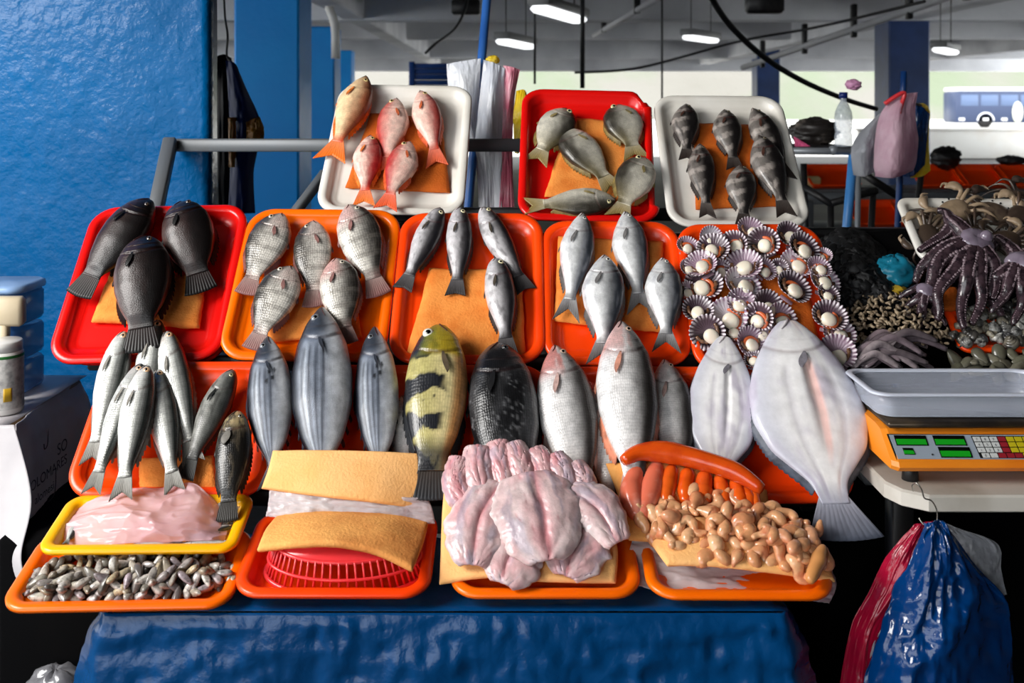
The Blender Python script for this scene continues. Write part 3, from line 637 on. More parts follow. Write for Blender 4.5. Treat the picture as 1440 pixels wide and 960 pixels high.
    # pectoral fin lying on the flank
    if pect:
        ps=gs+.01; pl={'bonito':.11,'flounder':.10,'rockfish':.17}.get(sp,.15)*pect; wd={'rockfish':.34,'bonito':.09}.get(sp,.12); vp={'bonito':.0,'flounder':.15}.get(sp,-.22)
        tt=np.linspace(0,1,12); wv=np.linspace(-1,1,13)
        wid=wd*(np.sin(np.pi*(.12+.80*tt))**.8)*(.55+.45*tt if sp!='bonito' else 1-.75*tt)
        G=np.array([[surf(min(.97,ps+pl*(t-.12*t*x*x)),max(-.97,vp-.16*t+w_*x)) for x in wv] for t,w_ in zip(tt,wid)])
        G[...,2]+=.0006+.0022*np.sin(np.pi*tt*.6)[:,None]+.0005*np.cos(wv*np.pi*6)[None]*tt[:,None]
        pc=np.array(fc)*.6+np.array(PECT.get(sp,fc))*.4; pc=tuple(int(x) for x in pc)
        put('pectoral_fin',sheet(G,.0009,nref=(0,0,1)),mat('pectoral_%d_%d_%d'%pc,pc,rough=.35,spec=.5,noise=(70,tuple(int(x*.75) for x in pc),3)))
    # eye, mouth
    if ey and eye:
        c=surf(ey[0],ey[1]); rr=ey[2]*hw*1.12; e1=np.array([c[0],c[1],c[2]-.25*rr])
        eo=put('eye',ball(e1,(rr,rr,rr*.55),16,10),mat('iris_%d_%d_%d'%ey[3],ey[3],rough=.12,coat=.5))
        put('pupil',ball(e1+np.array([0,0,rr*.22]),(rr*.58,rr*.58,rr*.42),14,8),m_eye,eo)
    ml={'grouper':.10,'tuna':.10,'flat':.08}.get(key,.075); pts=[surf(.006+ml*t,-.05-.42*t*(1 if key!='tuna' else .7)) for t in np.linspace(0,1,8)]
    put('mouth',tube(pts,np.linspace(.016,.006,8)*hw,6),mat('pale_mouth',(176,166,170),rough=.4) if sp=='flounder' else m_mouth)
    return r
T=TOP
gp='pink fish on the left white tray'
fish('rose','yellowish pink fish with orange tail, largest at left of the white tray',T,(516,107),(463,224),48,'R',.044,group=gp,tone=.65,bend=-.04,spread=1.3,fincol=(228,110,20))
fish('rose','pale pink fish in the middle of the left white tray, tail overlapped',T,(558,138),(540,243),46,'L',.036,group=gp,red=.1)
fish('rose','pink-white fish at right of the left white tray, orange belly fin',T,(592,127),(616,232),42,'R',.036,group=gp,bend=-.06,red=.2)
fish('rose','dark red fish with yellow-tipped forked tail at lower left of white tray',T,(521,190),(511,288),42,'R',.036,group=gp,red=1,fincol=(236,120,40))
fish('rose','reddish fish with mottled flank overlapping the pale one, lower middle of white tray',T,(577,199),(541,293),46,'L',.048,group=gp,red=.6,fincol=(232,92,44))
gp='bream on the upper red tray'
fish('bream','dark bream with pale tail at upper left of the red tray',T,(797,153),(752,228),54,'R',.036,group=gp)
fish('bream','bream lying diagonally in the centre of the red tray, eye at its left',T,(793,181),(866,268),54,'L',.036,group=gp)
fish('bream','bream at upper right of the red tray, head up',T,(868,148),(896,222),56,'L',.036,group=gp)
fish('bream','pale bream lying crosswise at the bottom of the red tray, tail left',T,(866,281),(735,288),46,'D',.042,group=gp)
fish('bream','bream at lower right of the red tray with tail down',T,(908,222),(868,306),56,'L',.046,group=gp)
gp='banded fish on the right white tray'
for lab,a,b,w_,bn,lf in (('dark banded fish at upper left of the right white tray',(964,146),(966,224),40,.05,.036),('dark banded fish with forked tail at lower left of the right white tray',(983,202),(995,305),40,.04,.038),
  ('dark banded fish at top centre of the right white tray',(1018,154),(1034,237),42,.03,.036),('dark banded fish at bottom centre of the right white tray',(1041,232),(1047,316),44,.03,.042),
  ('blackest fish along the right edge of the right white tray',(1058,152),(1110,252),42,0,.036),('largest dark banded fish overlapping another at right of the white tray',(1066,190),(1107,303),48,.02,.048)):
    fish('banded',lab,T,a,b,w_,'R',lf,group=gp,bend=bn)
T=MID; gp='dark grouper on the red tray'
fish('grouper','dark brown grouper at upper left of the red tray, tail hanging over the rim',T,(212,281),(107,414),66,'R',.046,group=gp,bend=-.03)
fish('grouper','dark brown grouper at upper right of the red tray',T,(256,285),(282,408),72,'R',.046,group=gp)
fish('grouper','largest black grouper lying in front on the red tray',T,(204,333),(196,492),80,'R',.070,group=gp)
gp='tilapia on the yellowish orange tray'
fish('tilapia','tilapia at upper left of its tray with reddish tail',T,(397,300),(344,412),60,'L',.036,group=gp)
fish('tilapia','dark grey tilapia at the top middle of its tray',T,(441,310),(440,430),54,'L',.036,group=gp)
fish('tilapia','largest tilapia at upper right, pinkish throat',T,(490,288),(533,414),62,'R',.040,group=gp,pink=.7)
fish('tilapia','tilapia at lower left, overlapping another, red tail',T,(410,374),(355,490),62,'L',.052,group=gp)
fish('tilapia','pink-bellied tilapia at the lower right behind the bonito heads',T,(472,363),(487,482),58,'R',.050,group=gp,pink=1)
gp='slim grey fish on the orange tray'
fish('bass','slim grey fish at left with dark tail over the foam pad',T,(621,293),(566,406),38,'R',.036,group=gp,bend=-.05)
fish('bass','slim grey fish second from left with eye showing',T,(648,292),(642,414),38,'R',.036,group=gp,bend=-.09)
fish('bass','slim grey fish lying diagonally at upper right of its tray',T,(677,292),(740,408),38,'R',.036,group=gp,bend=.03)
fish('bass','slim grey fish at the right side of the bare foam pad, tail down',T,(698,363),(714,498),44,'R',.044,group=gp,bend=-.05)
gp='silvery fork-tailed fish'
fish('silver','silvery fish at left with clearly forked tail on foam',T,(820,299),(797,450),50,'R',.036,group=gp,bend=-.03)
fish('silver','bright silvery fish at top right of its tray',T,(879,297),(902,440),52,'R',.036,group=gp)
fish('silver','largest silvery fish in front with white belly and clear eye',T,(850,358),(848,512),62,'R',.054,group=gp)
fish('silver','bluish silvery fish at the lower right of its tray',T,(932,362),(938,494),54,'R',.050,group=gp)
T=SEC; gp='mullets at the left end'
fish('mullet','white-bellied mullet farthest left with tail on the tray rim',T,(176,466),(126,652),44,'R',.038,group=gp,bend=-.03)
fish('mullet','mullet head rising behind the others at top middle',T,(222,450),(196,630),42,'R',.034,group=gp)
fish('mullet','mullet at right of the bunch leaning to the right',T,(234,466),(272,650),44,'R',.040,group=gp)
fish('mullet','dark-backed mullet lying diagonally at left of the bunch',T,(199,511),(126,694),40,'R',.060,group=gp,dark=.6)
fish('mullet','light mullet with tail down at the centre of the bunch',T,(222,520),(245,692),42,'R',.052,group=gp)
fish('mullet','front mullet with reddish eye lying on top of the bunch',T,(207,514),(168,702),46,'R',.078,group=gp)
fish('drab','dark grey fish with pale lips beside the mullets',T,(328,520),(256,672),42,'R',.036,bend=-.02)
fish('rockfish','mottled dark fish with fanned fin hanging over the yellow tray',T,(334,578),(318,732),50,'R',.064)
gp='bonitos in the second row'
fish('bonito','left bonito with dark spots behind the gill, left of the largest',T,(377,473),(384,684),64,'L',.052,group=gp,spots=1)
fish('bonito','largest bonito in the middle with dark lengthwise stripes',T,(453,432),(453,702),86,'L',.060,group=gp)
fish('bonito','right bonito with dark spots, beside the olive-headed fish',T,(527,459),(534,690),62,'L',.052,group=gp,spots=1)
fish('corvina','small silvery fish mostly hidden between right bonito and olive-headed fish',T,(566,556),(560,690),44,'L',.024)
fish('harlequin','olive-headed fish with black and cream blotches and bulging white eye',T,(618,457),(606,700),90,'L',.062)
fish('blackfish','black speckled fish with head behind the pink fillets',T,(700,483),(722,735),100,'R',.060)
fish('corvina','silver fish with pink gill left of the tall silver one',T,(780,485),(826,720),84,'R',.052,pink=.9)
fish('corvina','dark silvery fish half hidden between two larger silver fish',T,(846,530),(862,730),60,'R',.030,pink=.3)
fish('corvina','tallest silver fish with orange throat fin above the orange roe',T,(873,451),(896,712),86,'R',.070,pink=.6,fincol=(222,140,110))
fish('corvina','dark silvery fish behind the tall silver one, beside the small flounder',T,(934,505),(960,690),64,'R',.036,pink=.2)
fish('flounder','smaller pale flounder left of the large one',T,(1019,472),(1010,718),96,'R',.044,pink=.0,pect=.8)
fish('flounder','large white flounder with pink midline and dark fanned tail',T,(1102,450),(1188,758),160,'R',.062,pink=.9,bend=.10,spread=.95)
# ---------------------------------------------------------------- draped pieces
def ctrl(rows,nu=30,nv=30):
    """rows of (px,py,Y) control points -> smooth grid of 3-D points"""
    A=np.array([[P(*c) for c in r] for r in rows]); A=np.array([smooth(r,nv) for r in A]); return np.array([smooth(A[:,j],nu) for j in range(nv)]).transpose(1,0,2)
def wob(G,n,amp,fr,seed,fn=fbm):
    nu,nv=G.shape[:2]; u=np.linspace(0,1,nu)[:,None];v=np.linspace(0,1,nv)[None]; return G+(amp*fn(u*fr+seed,v*fr+seed*.7,seed))[...,None]*np.asarray(n)
m_tarp=mat('blue_tarpaulin',(0,64,116),rough=.24,spec=.4,noise=(3,(0,56,104),3),bump=(34,.5,.006))
def tarp():
    x0,x1=-.632,.425; zt=.7755; per=[]   # perimeter: left side, front, right side
    pl=[(x0+.02,1.80),(x0,1.545),(x0+.01,1.53),(x1-.01,1.53),(x1,1.545),(x1-.02,1.80)]
    d=[0]
    for a,b in zip(pl[:-1],pl[1:]): d.append(d[-1]+math.hypot(b[0]-a[0],b[1]-a[1]))
    nu,nv=260,60; u=np.linspace(0,d[-1],nu); X=np.interp(u,d,[p[0] for p in pl]); Y=np.interp(u,d,[p[1] for p in pl]); v=np.linspace(0,1,nv)
    out=np.stack([np.where(u<d[1],-1,np.where(u>d[-2],1,(X-(x0+x1)/2)*.9)),np.where((u>=d[1])&(u<=d[-2]),-1,0.)],1)
    G=np.zeros((nu,nv,3)); fold=.5+.5*np.sin(u*34+3*fbm(u*3,u*0,4)); fold2=fbm(u*26,u*0,8)
    for j,t in enumerate(v):
        z=zt-.0-(zt-.06)*t**1.25; fl=.05*min(1,t*2.2)
        off=fl*.5+.10*t**1.1*np.where((u<d[1])|(u>d[-2]),1,0)+t**.7*(.018*fold*np.where((u<d[1]+.12)|(u>d[-2]-.1),1.6,.25)+.016*fold2)
        G[:,j,0]=X+out[:,0]*off; G[:,j,1]=Y+out[:,1]*(off*.6+.006); G[:,j,2]=z
    uu,vv=np.meshgrid(u,v*.7,indexing='ij'); w_=.009*ridge(uu*7+.5*fbm(uu*5,vv*5,2),vv*15,3,4)*sst(.0,.08,v)[None]+.004*ridge(uu*30,vv*22,6,3)*sst(0,.05,v)[None]
    G[...,1]-=w_*(-out[:,1:2]); G[...,0]+=w_*out[:,:1]
    b=B(); b.add(*sheet(G,.0012,nref=(0,-1,0)))
    T=bil([(x0,1.53,zt),(x1,1.53,zt),(x1-.02,1.80,zt+.002),(x0+.02,1.80,zt+.002)],40,16); b.add(*sheet(T,.0012,nref=(0,0,1)))
    return props(b.obj('tarpaulin',m_tarp),'creased blue tarpaulin hanging over the front table','tarpaulin')
tarp()
# ---------------------------------------------------------------- clams
def clam_mesh(seed):
    v,f=ball((0,0,0),1,14,9,None); x,y,z=v.T.copy(); rs=np.random.RandomState(seed)
    tx=.5+.5*x; hy=(.95-.55*tx**1.3)*1.0; Y=y*hy*.62; Z=z*(.42-.12*tx)*(1-.35*np.abs(y)); 
    Z*=1-.22*np.exp(-(z/.06)**2)*0; Z+=.0; Xn=x*1.0
    r=np.hypot(x+.4,y); g=.012*np.sin(r*26); v=np.stack([Xn,Y,Z+np.sign(Z)*g],1)*.0145
    return raw('clam',v,f,mat('clam_shell',rnd=((70,66,58),(196,188,172),(150,140,138),(222,216,204),(120,112,108),(204,184,146),(96,90,86),(176,160,166),(214,206,196),(128,112,84)),rough=.28,coat=.3,noise=(180,(92,84,80),3,.45,.75)))
CM=[clam_mesh(i) for i in range(3)]
poly=[(72,790),(130,772),(205,764),(270,770),(318,786),(332,802),(330,824),(250,838),(150,846),(66,846),(38,838),(36,826),(50,806)]
def edge_d(x,y,poly):
    return min(abs((b[0]-a[0])*(a[1]-y)-(a[0]-x)*(b[1]-a[1]))/math.hypot(b[0]-a[0],b[1]-a[1]) for a,b in zip(poly,poly[1:]+poly[:1]))
def scatter(poly,n,dx,dy,rng,tries=20000):
    xs=[p[0] for p in poly];ys=[p[1] for p in poly];o=[]
    for _ in range(tries):
        x,y=rng.uniform(min(xs),max(xs)),rng.uniform(min(ys),max(ys))
        if inpoly(x,y,poly) and all(((x-a)/dx)**2+((y-b)/dy)**2>1 for a,b in o):
            o.append((x,y))
            if len(o)>=n: break
    return o
rng=random.Random(3)
def rotm(rng,tilt,base):
    """random orientation whose local z leans at most tilt degrees from base"""
    z=nrm(base); a=nrm(np.cross(z,(0.3,1,.2))); b=np.cross(z,a); t=math.radians(tilt)*math.sqrt(rng.random()); ph=rng.uniform(0,2*math.pi)
    z2=nrm(z*math.cos(t)+(a*math.cos(ph)+b*math.sin(ph))*math.sin(t)); x=nrm(np.cross(z2,(rng.uniform(-1,1),rng.uniform(-1,1),rng.uniform(-1,1)))); return x,np.cross(z2,x),z2
def cl_pts(n,dx,dy): return scatter(poly,n,dx,dy,rng)
for k,(x,y) in enumerate(cl_pts(250,12.5,8.5)):
    h=.013+.022*sst(0,34,edge_d(x,y,poly))+rng.uniform(-.002,.004); p=FRO.on(x,y,h)
    X,Yv,Z=rotm(rng,55,(0,-.45,.9)); s=rng.uniform(.82,1.25); M=frame(p,X*s,Yv*s,Z*s)
    o=link('clam',CM[k%3],None,M=M); props(o,'small wedge-shaped clam in the heap on the front left tray','clam','clams on the front left tray')
b=B(); cv=np.array([q.co[:] for q in CM[0].vertices]); cf=[tuple(q.vertices) for q in CM[0].polygons]
for x,y in cl_pts(240,12,8):
    h=.006+.013*sst(0,34,edge_d(x,y,poly)); X,Yv,Z=rotm(rng,60,(0,0,1)); b.add(FRO.on(x,y,h)+cv@np.array([X,Yv,Z]),cf)
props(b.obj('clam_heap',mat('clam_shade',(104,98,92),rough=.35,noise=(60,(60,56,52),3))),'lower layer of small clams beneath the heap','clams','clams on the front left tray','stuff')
# ---------------------------------------------------------------- pink film and small fish in the yellow tray
gp='small silver fish under the pink film'
for a,b_,w_,d in (((322,706),(292,748),13,'R'),((338,712),(300,756),12,'L'),((330,738),(240,764),12,'D'),((176,770),(262,764),14,'U'),((250,768),(330,760),12,'U'),((110,735),(92,764),13,'R'),((306,700),(330,744),12,'R')):
    fish('mullet','small slim silver fish poking out from under the pink film',FRO,a,b_,w_,d,.042,group=gp,dark=.4,pect=0)
m_film=mat('pink_film',(248,226,232),rough=.13,spec=.7,alpha=.5,thin=.3,noise=(9,(236,200,212),5),bump=(12,.6,.01))
m_filmw=mat('clear_white_film',(240,236,238),rough=.2,spec=.6,alpha=.72,thin=.3,noise=(9,(226,206,212),5),bump=(26,.5,.008))
G=ctrl([[(122,706,1.72),(168,690,1.72),(220,686,1.72),(266,680,1.72),(296,700,1.72)],[(100,724,1.69),(160,706,1.67),(225,706,1.66),(280,700,1.67),(318,724,1.69)],[(84,746,1.655),(150,732,1.63),(220,736,1.62),(280,732,1.63),(320,742,1.65)],[(76,770,1.64),(140,770,1.61),(220,764,1.605),(280,762,1.61),(314,764,1.62)]],90,150)
G=wob(G,(0,-.6,.8),.014,2.6,2,ridge); G=wob(G,(0,-.6,.8),.0016,9,5)
one('plastic_film',sheet(G,.0006,nref=(0,-.5,1)),m_film,'crumpled pale pink plastic film over small fish in the yellow tray','film')
# ---------------------------------------------------------------- upturned basket
def basket():
    c=FRO.on(486,803,.004); n=FRO.n; x=np.array([1.,0,0]); y=np.cross(n,x)
    r=root('slatted_basket',c,'red oval slatted basket upside down under the tan foam','basket'); m=mat('red_translucent',(250,62,66),rough=.2,spec=.6,trans=.2)
    def el(a,b_,h,k=72): return np.array([c+x*a*math.cos(t)+y*b_*math.sin(t)+n*h for t in np.linspace(0,2*math.pi,k+1)])
    part('rim',tube(el(.128,.060,.004),.004,8,False,up=n),m,r); part('band',tube(el(.122,.056,.030),.0025,8,False,up=n),m,r); part('top_ring',tube(el(.106,.046,.054),.0035,8,False,up=n),m,r)
    part('top_plate',loft([el(.107,.046,.054)[:-1],el(.107,.046,.057)[:-1],el(.02,.01,.057)[:-1]],True,True),m,r)
    e0,e1=el(.127,.059,.004,56),el(.110,.048,.055,56)
    for k in range(56):
        d=e1[k]-e0[k]; part('slat',tube([e0[k],e0[k]+d*.5,e1[k]],.0022,6),m,r)
basket()
# foam over the basket, white film and upper foam
G=ctrl([[(392,726,1.68),(440,722,1.675),(500,722,1.67),(560,728,1.67),(602,738,1.66)],[(374,746,1.62),(430,738,1.61),(490,738,1.605),(545,746,1.595),(594,768,1.585)],[(362,774,1.565),(420,768,1.55),(480,768,1.545),(530,780,1.54),(580,803,1.525)]],30,50)
one('foam_pad',sheet(wob(G,(0,-.4,.9),.0018,5,3),.013,3,nref=(0,-.4,.9)),m_foamt,'stained tan foam pad curling over the red slatted basket','pad','foam pads')
G=ctrl([[(380,682,1.69),(440,686,1.68),(520,690,1.68),(600,696,1.69)],[(378,705,1.675),(440,706,1.665),(520,708,1.665),(608,716,1.68)],[(374,726,1.665),(440,732,1.655),(520,736,1.655),(612,736,1.665)]],30,60)
one('plastic_film',sheet(wob(wob(G,(0,-.8,.5),.004,8,3,ridge),(0,-.8,.5),.003,18,3),.0008,nref=(0,-1,.4)),m_filmw,'white plastic film between the two foam pads','film')
G=ctrl([[(384,634,1.735),(450,634,1.725),(530,635,1.725),(592,638,1.735)],[(377,662,1.705),(450,664,1.69),(530,672,1.69),(592,680,1.705)],[(368,687,1.685),(450,698,1.665),(530,707,1.665),(590,718,1.685)]],26,50)
one('foam_pad',sheet(wob(G,(0,-.7,.7),.0015,4,8),.012,3,nref=(0,-.7,.7)),m_foaml,'clean pale orange foam pad leaning over the bonito tails','pad','foam pads')
# ---------------------------------------------------------------- fillets
FIL=Row(1.55,822,40)
G=ctrl([[(628,655,1.735),(700,640,1.73),(770,648,1.73),(836,672,1.735)],[(622,720,1.655),(700,716,1.65),(780,716,1.65),(852,724,1.655)],[(620,775,1.595),(700,772,1.59),(780,772,1.59),(868,770,1.595)],[(618,822,1.552),(690,812,1.55),(770,818,1.548),(866,820,1.552)]],40,40)
one('foam_pad',sheet(wob(G,(0,-.6,.8),.002,5,12),.012,3,nref=(0,-.6,.8)),m_foaml,'pale orange foam pad under the pink fillets','pad','foam pads')
m_fil=mat('fillet_flesh',attr=True,rough=.28,spec=.45,coat=.15,sss=.05,mottle=(60,.72,1.05),bump=(55,.6,.004))
def fillet(label,axis,w,seed,lift=.012,thick=.0075,arch=.009,groove=True,shape=0,pinkness=.4,group='pale pink fillets',taper=.6):
    """axis: list of (px,py) from top to bottom on the fillet pad"""
    nu,nv=60,46; A=np.array([FIL.on(x,y,lift) for x,y in axis]); A=smooth(A,nu); u=np.linspace(0,1,nu); v=np.linspace(-1,1,nv); er=.10*fbm(u*16+seed*3,u*0,seed+8)
    W=w/F*1.62/2*(np.sin(np.pi*(.10+.84*u))**taper)*(1+.16*fbm(u*4+seed,u*0,seed)+er)
    T=np.gradient(A,axis=0); T/=np.linalg.norm(T,axis=1,keepdims=True); n=FIL.n; S=np.cross(T,n)
    wl=W[:,None]*v[None]*(1+.16*fbm(u[:,None]*5+seed,v[None]*1+seed,seed+2,4)); A=A+T*(.006*fbm(u*3+seed,u*0,5))[:,None]; G=A[:,None]+S[:,None]*wl[...,None]
    hgt=arch*(1-np.abs(v)**2.2)[None]*np.sin(np.pi*(.12+.76*u))[:,None]
    if groove: hgt=hgt-arch*.55*np.exp(-((v-.12*np.sin(seed))/.14)**2)[None]*np.sin(np.pi*u)[:,None]
    hgt=hgt+.0050*fbm(u[:,None]*3+seed,v[None]*1.5,seed)*np.abs(v)[None]**.5+.0016*ridge(u[:,None]*4+np.abs(v)[None]*2+seed,v[None]*2.5,seed+4,3)-.004*np.abs(v)[None]**3
    G=G+hgt[...,None]*n; g=sheet(G,thick,5,nref=n)
    c=mixc(c_(240,214,212),c_(226,150,156),np.clip(pinkness+.7*fbm(u[:,None]*4+seed,v[None]*2,seed+1),0,1)); c=mixc(c,c_(206,120,128),.7*np.exp(-((v-.12*np.sin(seed))/.12)**2)[None]*np.ones((nu,1))*(1 if groove else .3)); c=mixc(c,c_(214,206,222),.55*sst(.1,.5,fbm(u[:,None]*3,v[None]*2+seed,seed+7)))
    rn=ridge(u[:,None]*3+np.abs(v)[None]*1.5+seed,v[None]*3,seed+11,3); c=mixc(c,c_(204,108,116),.55*sst(.75,1.05,rn)); c=mixc(c,c_(176,160,178),.6*sst(.15,.45,fbm(u[:,None]*2+seed,v[None]*5,seed+15))); c=mixc(c,c_(248,236,230),.6*sst(.8,1,np.abs(v))[None]*np.ones((nu,1)))*.86
    c=c.reshape(-1,3); return one('fish_fillet',g,m_fil,label,'fillet',group,col=np.concatenate([c,c]))
ups=[((650,648),(642,680),(660,712),40),((672,630),(672,664),(682,702),42),((700,622),(704,656),(712,694),36),((722,624),(732,656),(742,692),36),((750,632),(764,660),(772,696),38),((778,640),(792,668),(798,704),36),((804,652),(820,680),(822,714),36)]
lab=['leftmost pink fillet in the back row on the pad','second pink fillet from the left in the back row','third pink fillet from the left in the back row','fourth pink fillet from the left in the back row','fifth pink fillet from the left in the back row','sixth pink fillet from the left in the back row','rightmost pink fillet in the back row on the pad']
for k,(a,b_,c,w_) in enumerate(ups): fillet(lab[k],(a,b_,c),w_*1.12,k+2,.016+.0025*(k%2),.009,.013,False,pinkness=.6,group='back row of pink fillets',taper=.28)
fillet('pale fillet at the bottom right of the pad',((832,728),(812,768),(796,812)),88,13,.016,groove=True,pinkness=.35)
fillet('pale fillet drooping at the bottom centre, left of the bottom right one',((742,736),(724,780),(706,824)),80,14,.018,pinkness=.3)
fillet('pale fillet at the right end of the front fillets',((800,690),(840,716),(870,764)),76,15,.026,pinkness=.25)
fillet('pale fillet at the left end of the front fillets',((704,682),(674,730),(664,796)),92,16,.024,pinkness=.25,arch=.011)
fillet('largest pale fillet lying on top in the middle of the pad',((744,668),(756,722),(770,792)),124,17,.034,pinkness=.3,arch=.013)
# ---------------------------------------------------------------- roe
ROE=Row(1.55,828,33)
G=ctrl([[(852,652,1.73),(920,650,1.725),(1000,664,1.72),(1078,690,1.72)],[(872,705,1.675),(940,710,1.665),(1010,718,1.66),(1084,728,1.665)],[(884,760,1.63),(950,764,1.62),(1020,768,1.615),(1090,770,1.62)]],26,40)
one('foam_pad',sheet(wob(G,(0,-.6,.8),.0015,4,14),.011,3,nref=(0,-.6,.8)),m_foamt,'orange foam pad behind the roe, under the orange egg sacs','pad','foam pads')
G=ctrl([[(905,738,1.645),(985,728,1.64),(1080,735,1.64),(1150,760,1.645)],[(916,764,1.605),(990,760,1.60),(1080,766,1.60),(1162,788,1.60)],[(938,795,1.565),(1000,796,1.56),(1090,806,1.555),(1174,818,1.56)]],26,40)
one('foam_pad',sheet(wob(G,(0,-.5,.9),.0015,4,15),.011,3,nref=(0,-.5,.9)),m_foaml,'pale orange foam pad under the tan roe lobes','pad','foam pads')
G=ctrl([[(890,742,1.645),(980,752,1.64),(1080,760,1.64),(1164,775,1.645)],[(884,775,1.61),(980,786,1.60),(1080,796,1.60),(1176,808,1.60)],[(898,812,1.565),(970,820,1.56),(1080,826,1.555),(1166,834,1.56)]],40,70)
G[...,2]-=.016
one('plastic_film',sheet(wob(wob(G,(0,-.5,.9),.004,7,4,ridge),(0,-.5,.9),.003,18,5),.0007,nref=(0,-.4,1)),m_filmw,'crumpled clear pinkish film under the tan roe','film')
m_sac=mat('orange_roe',rnd=((226,92,18),(216,78,14),(232,104,30),(206,70,20)),rough=.22,coat=.4,sss=.15,noise=(30,(196,60,16),5),bump=(50,.25,.003))
m_sacp=mat('pinkish_roe',(222,112,84),rough=.2,coat=.4,sss=.15,noise=(26,(240,170,150),5),bump=(50,.25,.003))
def sac(label,pts,r0,m,lift=.016,group='orange egg sacs',flat=1,name='egg_sac'):
    A=smooth([ROE.on(x,y,lift) for x,y in pts],22); t=np.linspace(0,1,22); R=r0/F*1.65*np.sin(np.pi*(.06+.88*t))**.45*(1+.16*fbm(t*5+pts[0][0],t*0,3))
    one(name,tube(A,R,16,True,flat,up=ROE.n),m,label,'roe',group)
sac('pinkish egg sac farthest left with white veins',((900,652),(888,688),(896,728)),16,m_sacp); sac('pinkish egg sac second from the left with white veins',((924,652),(916,686),(902,728)),16,m_sacp)
for k,(a,c) in enumerate((((946,656),(936,708)),((968,660),(964,708)),((992,664),(990,710)),((1012,668),(1022,712)),((1034,674),(1044,714)),((1048,682),(1058,716)),((1060,688),(1066,718)))):
    sac(['third','fourth','fifth','sixth','seventh','eighth','ninth'][k]+' orange egg sac from the left, under the long roll',(a,((a[0]+c[0])/2-2,(a[1]+c[1])/2),c),(13,12,14,12,13,10,9)[k],m_sac)
sac('long orange roe roll lying across the egg sacs',((876,648),(900,636),(940,636),(990,648),(1036,664),(1072,688)),15.5,m_sac,.040)
def lobe_mesh(seed):
    t=np.linspace(0,1,14); rs=np.random.RandomState(seed); A=np.stack([(t-.5)*.036,.011*np.sin(np.pi*t)*rs.uniform(-1,1)+.003*np.sin(t*9+seed),.004*np.sin(np.pi*t*2)*rs.uniform(-1,1)],1)
    R=.0085*np.sin(np.pi*(.05+.9*t))**.5*(1+.28*np.sin(t*(6+seed)+seed)*rs.uniform(.4,1))*(1.15-.5*t); v,f=tube(A,R,12,True,.85); return raw('roe_lobe',v,f,mat('tan_roe',rnd=((228,170,122),(218,152,104),(236,186,140),(208,138,92),(226,164,124)),rough=.2,coat=.35,sss=.15,noise=(70,(200,120,84),5,.5,.7),mottle=(90,.8,1.1),bump=(80,.4,.003)))
LM=[lobe_mesh(i) for i in range(6)]
poly2=[(896,726),(930,704),(975,698),(1040,700),(1096,716),(1140,742),(1160,774),(1150,806),(1130,800),(1085,792),(1030,786),(960,776),(930,762),(914,744)]
rng=random.Random(9)
for k,(x,y) in enumerate(scatter(poly2,95,15.5,11,rng)):
    h=.016+.020*sst(0,40,edge_d(x,y,poly2))+rng.uniform(0,.006); X,Yv,Z=rotm(rng,30,(0,-.6,.8)); s=rng.uniform(.95,1.5)
    o=link('roe_lobe',LM[k%6],None,M=frame(ROE.on(x,y,h),X*s,Yv*s,Z*s)); props(o,'plump tan roe lobe in the pile at front right','roe','tan roe lobes')
sac('longest tan roe lobe hanging down at the right end of the pile',((1158,768),(1150,790),(1138,818)),10,mat('tan_roe_long',(206,142,84),rough=.22,coat=.3),.03,'tan roe lobes',name='roe_lobe')
# ---------------------------------------------------------------- scallops
def scallop_mesh(kind):
    nr,na=12,120; R=.024; th=np.linspace(0,2*np.pi,na,endpoint=False); ribs=26
    rho=np.linspace(0,1,nr)**.8; v=[];c=[]
    for side in (0,1):
        for i,r in enumerate(rho):
            a=th; fan=1-.20*np.exp(-((np.angle(np.exp(1j*(a+np.pi/2))))/.45)**2); rib=np.cos(ribs*a)
            rr=R*r*fan*(1+.03*r*r*rib); z=.010*r**2.2+.0009*rib*r**2-(.0013 if side else 0); v.append(np.stack([rr*np.cos(a),rr*np.sin(a),z],1))
            st=sst(-.2,.4,rib)[:,None]
            if side==0:
                inn={'d':c_(40,26,34),'w':c_(232,228,236),'p':c_(176,150,168)}[kind]; rim=c_(236,224,230)*st+{'d':c_(58,30,46),'w':c_(150,116,142),'p':c_(104,66,92)}[kind]*(1-st)
                t=sst(.72,.9,r); patch=sst(.0,.5,np.sin(a*1.0+.6)+.4*np.sin(a*3))[:,None]; base=inn*(1-.35*patch)+c_(120,92,108)*.35*patch
                c.append(base*(1-t)+rim*t)
            else: c.append((c_(206,188,198)*st+c_(96,70,84)*(1-st)))
    n=nr*na; f=[]
    for sd in (0,1):
        for i in range(nr-1):
            for k in range(na):
                q=(i*na+k,(i+1)*na+k,(i+1)*na+(k+1)%na,i*na+(k+1)%na); q=tuple(x+sd*n for x in q); f.append(q if not sd else q[::-1])
    for k in range(na): q=((nr-1)*na+k,(nr-1)*na+n+k,(nr-1)*na+n+(k+1)%na,(nr-1)*na+(k+1)%na); f.append(q)
    return raw('shell',np.concatenate(v),f,mat('scallop_shell',attr=True,rough=.35,coat=.2,bump=(300,.2,.001)),True,np.concatenate(c))
SM={k:scallop_mesh(k) for k in 'dwp'}
v,f=loft([np.column_stack([rrect(a,a*.92,a*.9,5),np.full(24,z)]) for a,z in ((.006,.001),(.0085,.002),(.0092,.006),(.0088,.010),(.006,.012),(.002,.0125))],True,True); MUS=raw('adductor_muscle',v,f,mat('scallop_white',(244,232,212),rough=.2,coat=.3,sss=.2))
